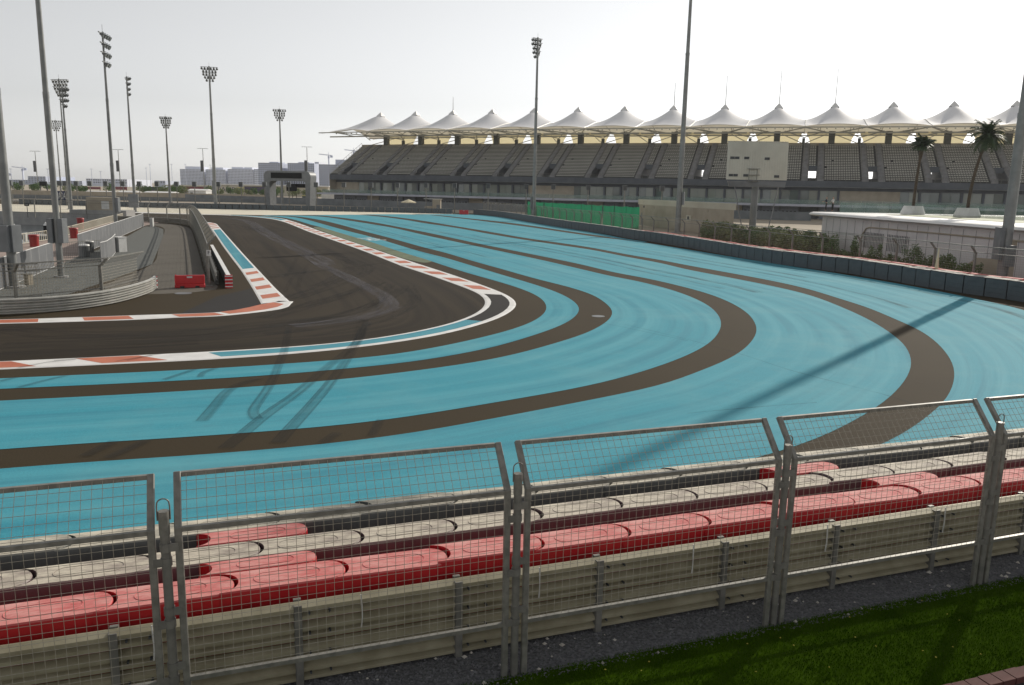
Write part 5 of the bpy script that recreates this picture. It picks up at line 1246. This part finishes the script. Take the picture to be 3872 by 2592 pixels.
# marina railing, quay wall, pontoon, piles, red bins
RLa = [Vector(p) for p in [(-45.5, 62, 0), (-44.2, 66, 0), (-47.0, 84, 0), (-56.4, 112, 0), (-65, 139, 0)]]
rp = resample(RLa, 60); r = thing('quay_railing', 'low metal railing along the edge of the marina basin', 'railing', rp[20])
for z_ in (1.0, .12): MB().tube([p+Vector((0, 0, z_)) for p in rp], .03, 5).build('rail', M['beigew'], r)
n = int(plen(rp)/.45)
for k in range(n): p, t = at_len(rp, k*.45); MB().box((p.x, p.y, .55), (.03, .05, .9)).build('baluster', M['beigew'], r)
mq = MB()
for pa, pb in zip(MARINA, MARINA[1:]+MARINA[:1]): mq.add([(*pa, -1.95), (*pb, -1.95), (*pb, .35 if pa[1] > 120 else -.02), (*pa, .35 if pa[1] > 120 else -.02)], [(0, 1, 2, 3)])
o = struct(mq.build('quay_wall', M['concrete'], flip=False)); md = o.modifiers.new('t', 'SOLIDIFY'); md.thickness = .4; md.offset = 1
pa, pb = G(-40, 893, -1.2), G(215, 905, -1.2)
r = thing('pontoon', 'pale floating pontoon in the marina basin', 'pontoon', pa.lerp(pb, .7)); d = (pb-pa).normalized()
MB().bar(pa+Vector((0, 0, .1)), pb+Vector((0, 0, .1)), 2.6, .5).build('float', M['conc_d'], r); MB().bar(pa+Vector((0, 0, .40)), pb+Vector((0, 0, .40)), 2.5, .1).build('deck', M['concrete'], r)
for k, (x, y) in enumerate(((176, 895), (58, 905), (-8, 900))):
    g = G(x, y, -1.2); r = thing('mooring_pile', ['black mooring pile with white cone cap at the pontoon end', 'black mooring pile with white cone cap behind the thick mast', 'black mooring pile at the left picture edge'][k], 'pile', (g.x, g.y, -1.9), 0, 'mooring piles')
    MB().cyl((0, 0, 0), (0, 0, 2.1), .28, n=14).build('shaft', M['black'], r, off=None, sm=True); MB().cyl((0, 0, 2.1), (0, 0, 2.55), .29, .03, n=14).build('cone_cap', M['cabw'], r, off=None, sm=True)
for k, (x, y) in enumerate(((98, 918), (62, 922))):
    g = G(x, y, -1.0); r = thing('service_bollard', ['white service bollard with blue mark on the pontoon', 'white service bollard behind the big cabinet'][k], 'bollard', (g.x, g.y, -.9)); MB().box((0, 0, .5), (.3, .3, 1.0)).build('body', M['cabw'], r, off=None); MB().box((-.15, 0, .65), (.02, .2, .3)).build('panel', M['navy'], r, off=None)
for k, (x, y) in enumerate(((131, 934), (281, 902), (306, 866))): 
    bin_('red_bin', G(x, y), .9, 1.1 if k != 2 else 1.35, M['redbin'], ['red round bin by the marina railing, nearest of three', 'red round bin by the marina railing, middle of three', 'larger red bin by the marina railing, farthest of three'][k], 'red bins on the promenade')
# small cabinets and a kiosk on the far promenade
p = G(390, 828); r = thing('service_hut', 'small beige service hut with grey base beyond the marina', 'hut', p); MB().box((0, 0, .7), (9.0, 3, 1.4)).build('base', M['concrete'], r, off=None); MB().box((.2, 0, 2.4), (4.2, 2.4, 2.0)).build('cabin', M['conc_b'], r, off=None); MB().box((1.1, -1.22, 2.2), (1.2, .05, 1.3)).build('door', M['cabw'], r, off=None)
p = G(575, 858); r = thing('white_pillar', 'small white pillar beside the service road bend', 'pillar', p); MB().box((0, 0, .55), (.4, .4, 1.1)).build('shaft', M['cabw'], r, off=None); MB().box((0, 0, 1.13), (.45, .45, .06)).build('cap', M['roofw'], r, off=None)
p = A(103, 790, 130); p.z = 0; r = thing('notice_board', 'small black notice board on a post beyond the marina', 'sign', p); MB().cyl((0, 0, 0), (0, 0, 2.2), .05, n=6).build('post', M['dark'], r, off=None); MB().box((0, -.05, 2.0), (.75, .05, .4)).build('board', M['black'], r, off=None)
o = lettering('lettering', 'YAS', .3, (0, 0, 0), (rad(90), 0, 0), M['cabw'], None, .003); o.parent = r; o.location = (0, -.085, 2.0)
# low fence posts beyond the marina
fence_run([A(-60, 780, 132).xy.to_3d(), A(430, 790, 128).xy.to_3d()], 'fence bay with leaning top beyond the marina, %s from the left', 'fence beyond the marina', 4.6, bay_meshes(4.6, .3, .006, 2.5, -.1, .35))

# ---------------------------------------------------------------- timing gantry
GY = 203.0
xl, xr_ = A(1005, 760, GY).x, A(1230, 760, GY+10).x; zt = A(1110, 648, GY).z; zb = A(1110, 686, GY).z
r = thing('track_gantry', 'rounded grey gantry arch with a long black screen over the track', 'gantry', ((xl+xr_)/2, GY, 0))
w_, tb = (xr_-xl), 2.0
def arch(w2, z_top, rr, leg_b, k=6):
    pts = [(-w2+leg_b, 0)]
    for i in range(k+1): a = math.pi-i*(math.pi/2)/k; pts.append((-w2+rr+rr*math.cos(a), z_top-rr+rr*math.sin(a)))
    return pts + [(-x, z) for x, z in reversed(pts)]
outer = arch(w_/2, zt, 1.3, .45); inner = arch(w_/2-1.45, zb, .6, .0)
n = len(outer); m = MB(); vs = []
dep = 3.2
for y in (-dep/2, dep/2):
    for pp in (outer, inner): vs += [(x+y*.0, y, z) for x, z in pp]
fs = []
for i in range(n-1):
    fs += [(i, i+1, n+i+1, n+i), (2*n+i, 3*n+i, 3*n+i+1, 2*n+i+1), (i, 2*n+i, 2*n+i+1, i+1), (n+i, n+i+1, 3*n+i+1, 3*n+i)]
o = m.add(vs, fs).build('arch', M['cab'], r, off=None, sm=True); r.rotation_euler = (0, 0, rad(-12))
hz_ = (zt+zb)/2
MB().box((-.2, -dep/2-.04, hz_+.1), (w_*.66, .08, 1.35)).build('display_screen', M['black'], r, off=None)
MB().box((w_*.14, .3, zb-1.1), (w_*.34, .4, .9)).build('signal_panel', M['black'], r, off=None)
MB().box((w_*.05, -.6, zb-1.7), (2.6, .5, 1.4)).build('signal_box', M['black'], r, off=None)
m = MB()
for k in range(12): m.box((-w_*.12+k*w_*.05, .2, zb-.35), (.12, .1, .7))
m.box((w_*.14, .2, zb-.65), (w_*.55, .12, .1)); m.build('lighting_truss', M['dark'], r, off=None)

# ---------------------------------------------------------------- vehicles far behind the gantry
def truck(p, rz, label):
    r = thing('truck', label, 'truck', p, rz)
    MB().box((-.6, 0, 1.75), (4.6, 2.2, 2.4)).build('cargo_box', M['cabw'], r, off=None); m = MB().prism([(1.8, -1.05), (3.4, -1.05), (3.4, 1.05), (1.8, 1.05)], .6, 2.3); o = m.build('cab', M['cabw'], r, off=None); md = o.modifiers.new('b', 'BEVEL'); md.width = .2
    MB().box((3.3, 0, 1.75), (.25, 1.8, .7)).build('windscreen', M['glaze'], r, off=None); MB().box((0, 0, .5), (6.6, 1.9, .25)).build('chassis', M['dark'], r, off=None)
    for x in (-2.2, 2.6):
        for y in (-1.0, 1.0): MB().cyl((x, y-.14, .45), (x, y+.14, .45), .45, n=14).build('wheel', M['black'], r, off=None, sm=True)
p = A(1248, 760, 300); p.z = 0; truck(p, rad(5), 'white box truck parked by the end of the grandstand')
p = A(1142, 745, 270); p.z = 0; r = thing('road_roller', 'yellow and grey works vehicle seen through the gantry', 'vehicle', p)
MB().box((0, 0, 1.3), (3.0, 1.8, 1.0)).build('body', M['cab'], r, off=None); MB().box((.9, 0, 2.4), (1.6, 1.7, .15)).build('roof', M['yellow'], r, off=None); MB().box((.9, 0, 1.9), (1.3, 1.5, .9)).build('cabin', M['glaze'], r, off=None)
for x in (-1.3, 1.3): MB().cyl((x, -.9, .7), (x, .9, .7), .7, n=16).build('drum', M['dark'], r, off=None, sm=True)

# ---------------------------------------------------------------- middle distance: walls, huts, hoardings, trees
def wall_px(nm, pts, Ys, z0, z1, th, m, label, cat='wall'):
    P = [A(x, 715, Y) for x, Y in zip(pts, Ys)]; mb = MB(); base = P[0].copy(); base.z = 0; r = tag(bpy.data.objects.new(nm, None), label, cat); COL.objects.link(r); r.location = base
    for a, b in zip(P, P[1:]): a = a.copy(); b = b.copy(); a.z = b.z = 0; d = (b-a); n_ = max(1, int(d.length/12)); [MB().bar(a+d*(k/n_)+d.normalized()*.03+Vector((0, 0, (z0+z1)/2)), a+d*((k+1)/n_)-d.normalized()*.03+Vector((0, 0, (z0+z1)/2)), th, z1-z0).build('segment', m, r) for k in range(n_)]
    return r
wall_px('perimeter_wall', (-300, 400, 1010), (300, 300, 305), 0, 2.0, .4, M['conc_b'], 'long sandy perimeter wall in front of the palm trees')
wall_px('tyre_wall', (-300, 400, 990), (255, 258, 262), 0, 1.15, .6, M['conc_d'], 'dark tyre wall in front of the sandy perimeter wall')
for Yd, wdt in ((238, 1.0), (226, 1.2)):
    a, b = A(40, 715, Yd), A(1000, 715, Yd+4); a.z = b.z = .02; struct(MB().bar(a, b, wdt, .02).build('white_track_edge_line', M['white']))
a, b = A(-200, 715, 232), A(1000, 715, 236); a.z = b.z = .004; struct(MB().bar(a, b, 14, .004).build('far_track', M['asphalt']))
fence_run([A(-40, 715, 215).xy.to_3d(), A(990, 715, 214).xy.to_3d()], 'thin debris fence bay behind the far wall, %s from the left', 'thin debris fence behind the far wall', 6.0, bay_meshes(6.0, .75, .012, 2.0, 0, .02))
def hut(x0, x1, ytop, Yd, label, gable=.7, m='cabw', dp=6):
    a, b = A(x0, ytop, Yd), A(x1, ytop, Yd); h = a.z; c = (a+b)/2; L = (b-a).length
    r = thing('site_hut', label, 'hut', (c.x, Yd, 0)); MB().box((0, dp/2, h/2), (L, dp, h)).build('walls', M[m], r, off=None)
    mm = MB(); mm.add([(-L/2-.3, -.4, h-.02), (L/2+.3, -.4, h-.02), (L/2+.3, dp+.4, h-.02), (-L/2-.3, dp+.4, h-.02), (-L/2-.3, dp/2, h+gable), (L/2+.3, dp/2, h+gable)], [(0, 1, 5, 4), (2, 3, 4, 5), (1, 2, 5), (3, 0, 4), (3, 2, 1, 0)]); mm.build('roof', M['roofw'], r, off=None)
    for k in range(max(1, int(L/4))): MB().box((-L/2+1.2+k*3.6, -.03, h*.62), (.9, .06, .7)).build('window', M['dark'], r, off=None)
hut(318, 418, 729, 306, 'long white marquee hut left of the tall side-lit mast'); hut(445, 510, 729, 306, 'small white marquee hut right of the tall side-lit mast'); hut(545, 650, 728, 306, 'flat white marquee hut by the distant floodlight mast', .4); hut(712, 778, 720, 306, 'boxy white cabin left of the tall mast', .5); hut(20, 118, 721, 306, 'white flat hut at far left', .2)
def facade(nm, x0, x1, ytop, Yd, dp, m, label, floors, bays, cat='building', roof=None, steps=()):
    a, b = A(x0, ytop, Yd), A(x1, ytop, Yd); h = a.z; L = b.x-a.x; r = thing(nm, label, cat, ((a.x+b.x)/2, Yd, 0))
    MB().box((0, dp/2, h/2), (L, dp, h)).build('block', m, r, off=None)
    for f0, f1, dh in steps: MB().box((-L/2+L*(f0+f1)/2, dp/2+1, h+dh/2), (L*(f1-f0), dp*.7, dh)).build('upper_block', m, r, off=None)
    if floors:
        w_ = MB(); fh = h/floors; bw = L/bays
        for i in range(1, floors):
            for j in range(bays): w_.box((-L/2+(j+.5)*bw, -.05, (i+.55)*fh), (bw*.55, .3, fh*.5))
        w_.build('windows', M['citywin'], r, off=None, kind='stuff')
        ba = MB()
        for i in range(1, floors+1): ba.box((0, -.2, i*fh-.1), (L, .7, .35))
        ba.build('floor_bands', m, r, off=None, kind='stuff')
    if roof: MB().box((0, dp/2-1, h+.3), (L+2, dp+2, .6)).build('roof', roof, r, off=None)
    return r
# long hoarding hall with letters
facade('exhibition_hall', 825, 1240, 700, 420, 25, M['beigew'], 'long low hall with white roof and dark lettered hoarding', 0, 1, roof=M['roofw'])
facade('exhibition_hall', 640, 815, 704, 430, 25, M['conc_b'], 'pale low hall left of the tall mast', 0, 1, roof=M['beigew'])
def hoarding(x0, x1, y0, y1, Yd, m, label, text=None, tm=None):
    a, b = A(x0, y1, Yd), A(x1, y0, Yd); r = thing('hoarding', label, 'hoarding', ((a.x+b.x)/2, Yd, 0)); z0, z1 = max(.1, a.z), b.z
    MB().box((0, 0, (z0+z1)/2), (b.x-a.x, .3, z1-z0)).build('board', m, r, off=None)
    for sx in (-.45, .45): MB().box((sx*(b.x-a.x), .25, z1/2), (.25, .2, z1)).build('post', M['dark'], r, off=None)
    if text:
        o = lettering('lettering', text, (z1-z0)*.95, (0, 0, 0), (rad(90), 0, 0), tm, None, .02); o.parent = r; o.location = (0, -.2, (z0+z1)/2); wdt = o.dimensions.x
        bpy.context.view_layer.update(); o.scale = ((b.x-a.x)*.9/max(o.dimensions.x, .1), 1, 1)
    return r
hoarding(820, 892, 706, 730, 400, M['beigew'], 'pale hoarding with big violet letters below the hall roof', 'PAMP', M['purple']); hoarding(893, 925, 706, 730, 400, M['beigew'], 'pale hoarding with big yellow letters beside the violet ones', 'CC', M['yellow'])
hoarding(925, 1010, 708, 730, 400, M['purple'], 'dark violet hoarding right of the yellow letters'); hoarding(780, 820, 708, 730, 400, M['purple'], 'dark violet hoarding behind the tall mast'); hoarding(320, 380, 708, 716, 400, M['maroon'], 'narrow maroon hoarding left of the side-lit mast'); hoarding(430, 480, 708, 718, 400, M['maroon'], 'narrow maroon hoarding right of the side-lit mast'); hoarding(550, 615, 708, 722, 400, M['purple'], 'dark hoarding behind the flat white marquee hut'); hoarding(700, 770, 708, 718, 395, M['maroon'], 'maroon strip hoarding above the boxy white cabin')
hoarding(196, 266, 724, 760, 200, M['navy'], 'navy blue banner with white capitals behind the thick mast', 'MUBADALA', M['cabw'])
hoarding(20, 46, 683, 700, 300, M['black'], 'black digital board on a stalk at the far left', None); hoarding(150, 176, 687, 703, 300, M['black'], 'black digital board between the two thick masts', None)
rg = random.Random(33)
def small_tree(p, h, w_, k, kind):
    r = thing('palm_tree' if kind else 'tree', ('small palm in the far row, %s from the left' if kind else 'bushy tree in the far row, %s from the left') % nth(k), 'palm tree' if kind else 'tree', p, 0, 'trees along the sandy perimeter wall')
    MB().tube([(0, 0, 0), (.1, 0, h*.6)], [.18, .1], 6).build('trunk', M['bark'], r, off=None); m = MB()
    for q in range(5): a = rg.uniform(0, 6.3); leaves(m, (math.cos(a)*w_*.3, math.sin(a)*w_*.3, h*rg.uniform(.5, .85)), w_*.34, h*.26, 90, .32, rg)
    m.build('crown', M['shrub' if rg.random() < .6 else 'shrub2'], r, off=None, flip=False)
tx = [55, 75, 125, 140, 180, 195, 255, 275, 300, 315, 410, 530, 545, 560, 600, 615, 640, 665, 675, 700, 790, 800, 830, 870, 895, 905, 940, 960, 990, 1030, 1045, 1060, 1105, 1120, 1160, 1185, 1200, 1240, 1260, 1275]
for k, x in enumerate(tx):
    Yd = 330+rg.uniform(-10, 25); p = A(x, 715, Yd); p.z = 0; small_tree(p, rg.uniform(3.6, 5.4), rg.uniform(2.5, 4.2), k+1, k % 4 == 1)
# ---------------------------------------------------------------- street lamps with banners
for k, (x, ty) in enumerate(((132, 572), (446, 566), (766, 562), (1160, 556))):
    Yd = 420; t = A(x, ty, Yd); r = thing('street_lamp', 'tall thin street lamp with banner, %s from the left' % nth(k+1), 'street lamp', (t.x, Yd, 0), 0, 'tall thin street lamps'); h = t.z
    MB().cyl((0, 0, 0), (0, 0, h), .28, .14, n=8).build('pole', M['mast'], r, off=None); MB().box((0, 0, h), (4.6, .2, .1)).build('crossarm', M['mast'], r, off=None)
    for sx in (-2.3, 2.3, -1.0, 1.0): MB().box((sx, 0, h-.1), (.9, .5, .12)).build('lamp_head', M['lamp'], r, off=None)
    MB().box((-.85, 0, h*.62), (1.3, .1, 5.5)).build('banner', M['dark'], r, off=None)
for k, (x, ty, Yd) in enumerate(((552, 636, 900), (566, 622, 900), (648, 622, 900), (700, 622, 1000), (795, 625, 1000), (180, 640, 700), (40, 640, 700), (345, 640, 800), (380, 650, 800))):
    t = A(x, ty, Yd); r = thing('distant_mast', 'hair-thin distant mast on the skyline, %s counted in the left half' % nth(k+1), 'mast', (t.x, Yd, 0), 0, 'hair-thin skyline masts'); MB().cyl((0, 0, 0), (0, 0, t.z), .35, .2, n=5).build('pole', M['city2'], r, off=None); MB().box((0, 0, t.z), (2.5, .4, .4)).build('head', M['city2'], r, off=None)
# ---------------------------------------------------------------- skyline
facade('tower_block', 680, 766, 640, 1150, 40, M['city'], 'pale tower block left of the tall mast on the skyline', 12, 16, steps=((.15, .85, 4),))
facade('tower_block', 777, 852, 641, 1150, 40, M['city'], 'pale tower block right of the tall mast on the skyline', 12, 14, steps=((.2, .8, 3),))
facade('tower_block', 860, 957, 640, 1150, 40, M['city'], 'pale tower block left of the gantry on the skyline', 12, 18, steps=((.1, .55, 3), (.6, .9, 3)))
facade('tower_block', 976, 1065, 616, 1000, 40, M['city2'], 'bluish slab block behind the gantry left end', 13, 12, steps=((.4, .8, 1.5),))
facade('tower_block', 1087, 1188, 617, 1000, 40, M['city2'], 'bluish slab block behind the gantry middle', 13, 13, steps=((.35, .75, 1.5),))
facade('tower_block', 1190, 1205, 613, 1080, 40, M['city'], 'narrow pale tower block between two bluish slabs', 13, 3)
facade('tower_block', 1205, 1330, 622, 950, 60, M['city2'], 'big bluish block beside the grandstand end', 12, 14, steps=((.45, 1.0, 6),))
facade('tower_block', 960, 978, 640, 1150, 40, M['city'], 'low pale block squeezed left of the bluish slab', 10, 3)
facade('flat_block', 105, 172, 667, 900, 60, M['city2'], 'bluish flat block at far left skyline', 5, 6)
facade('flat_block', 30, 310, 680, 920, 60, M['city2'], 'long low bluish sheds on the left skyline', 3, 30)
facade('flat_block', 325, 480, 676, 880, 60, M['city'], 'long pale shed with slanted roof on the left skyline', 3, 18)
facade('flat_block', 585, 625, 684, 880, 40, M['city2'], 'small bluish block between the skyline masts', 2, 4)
def crane(x, ytop, Yd, ln, label, sg=1):
    t = A(x, ytop, Yd); h = t.z; r = thing('tower_crane', label, 'crane', (t.x, Yd, 0), 0, 'distant tower cranes'); m = MB()
    MB().box((0, 0, h/2), (1.4, 1.4, h)).build('tower', M['city'], r, off=None); MB().bar((-ln*.3*sg, 0, h+1), (ln*sg, 0, h+1+ln*.12), 1.0).build('jib', M['city'], r, off=None)
    MB().box((-ln*.28*sg, 0, h-.2), (3, 1.6, 2.5)).build('counterweight', M['city2'], r, off=None); MB().box((0, 0, h-1), (2, 2, 2.4)).build('cab', M['city2'], r, off=None); MB().cyl((0, 0, h), (0, 0, h+5), .5, .2, n=5).build('peak', M['city'], r, off=None)
crane(1243, 592, 1000, 12, 'tower crane on the skyline right of the bluish slabs', -1); crane(1337, 575, 1000, 11, 'tower crane with raised jib by the grandstand end', -1); crane(85, 640, 950, 12, 'tower crane at far left skyline', -1); crane(30, 660, 950, 9, 'small tower crane at the left picture edge', -1)

# ---------------------------------------------------------------- hazy air
hz = MB().box((0, 2300, 26), (10900, 5900, 58)).build('haze', None); hz['kind'] = 'stuff'; hz['label'] = 'thin pale dusty haze lying over the whole circuit'; hz['category'] = 'haze'
hm = bpy.data.materials.new('haze'); hm.use_nodes = True; t_ = hm.node_tree; t_.nodes.clear(); pv = t_.nodes.new('ShaderNodeVolumePrincipled'); ou = t_.nodes.new('ShaderNodeOutputMaterial')
pv.inputs['Color'].default_value = (.95, .97, 1.0, 1); pv.inputs['Density'].default_value = .00014; pv.inputs['Anisotropy'].default_value = .3
t_.links.new(pv.outputs[0], ou.inputs['Volume']); hz.data.materials.append(hm)
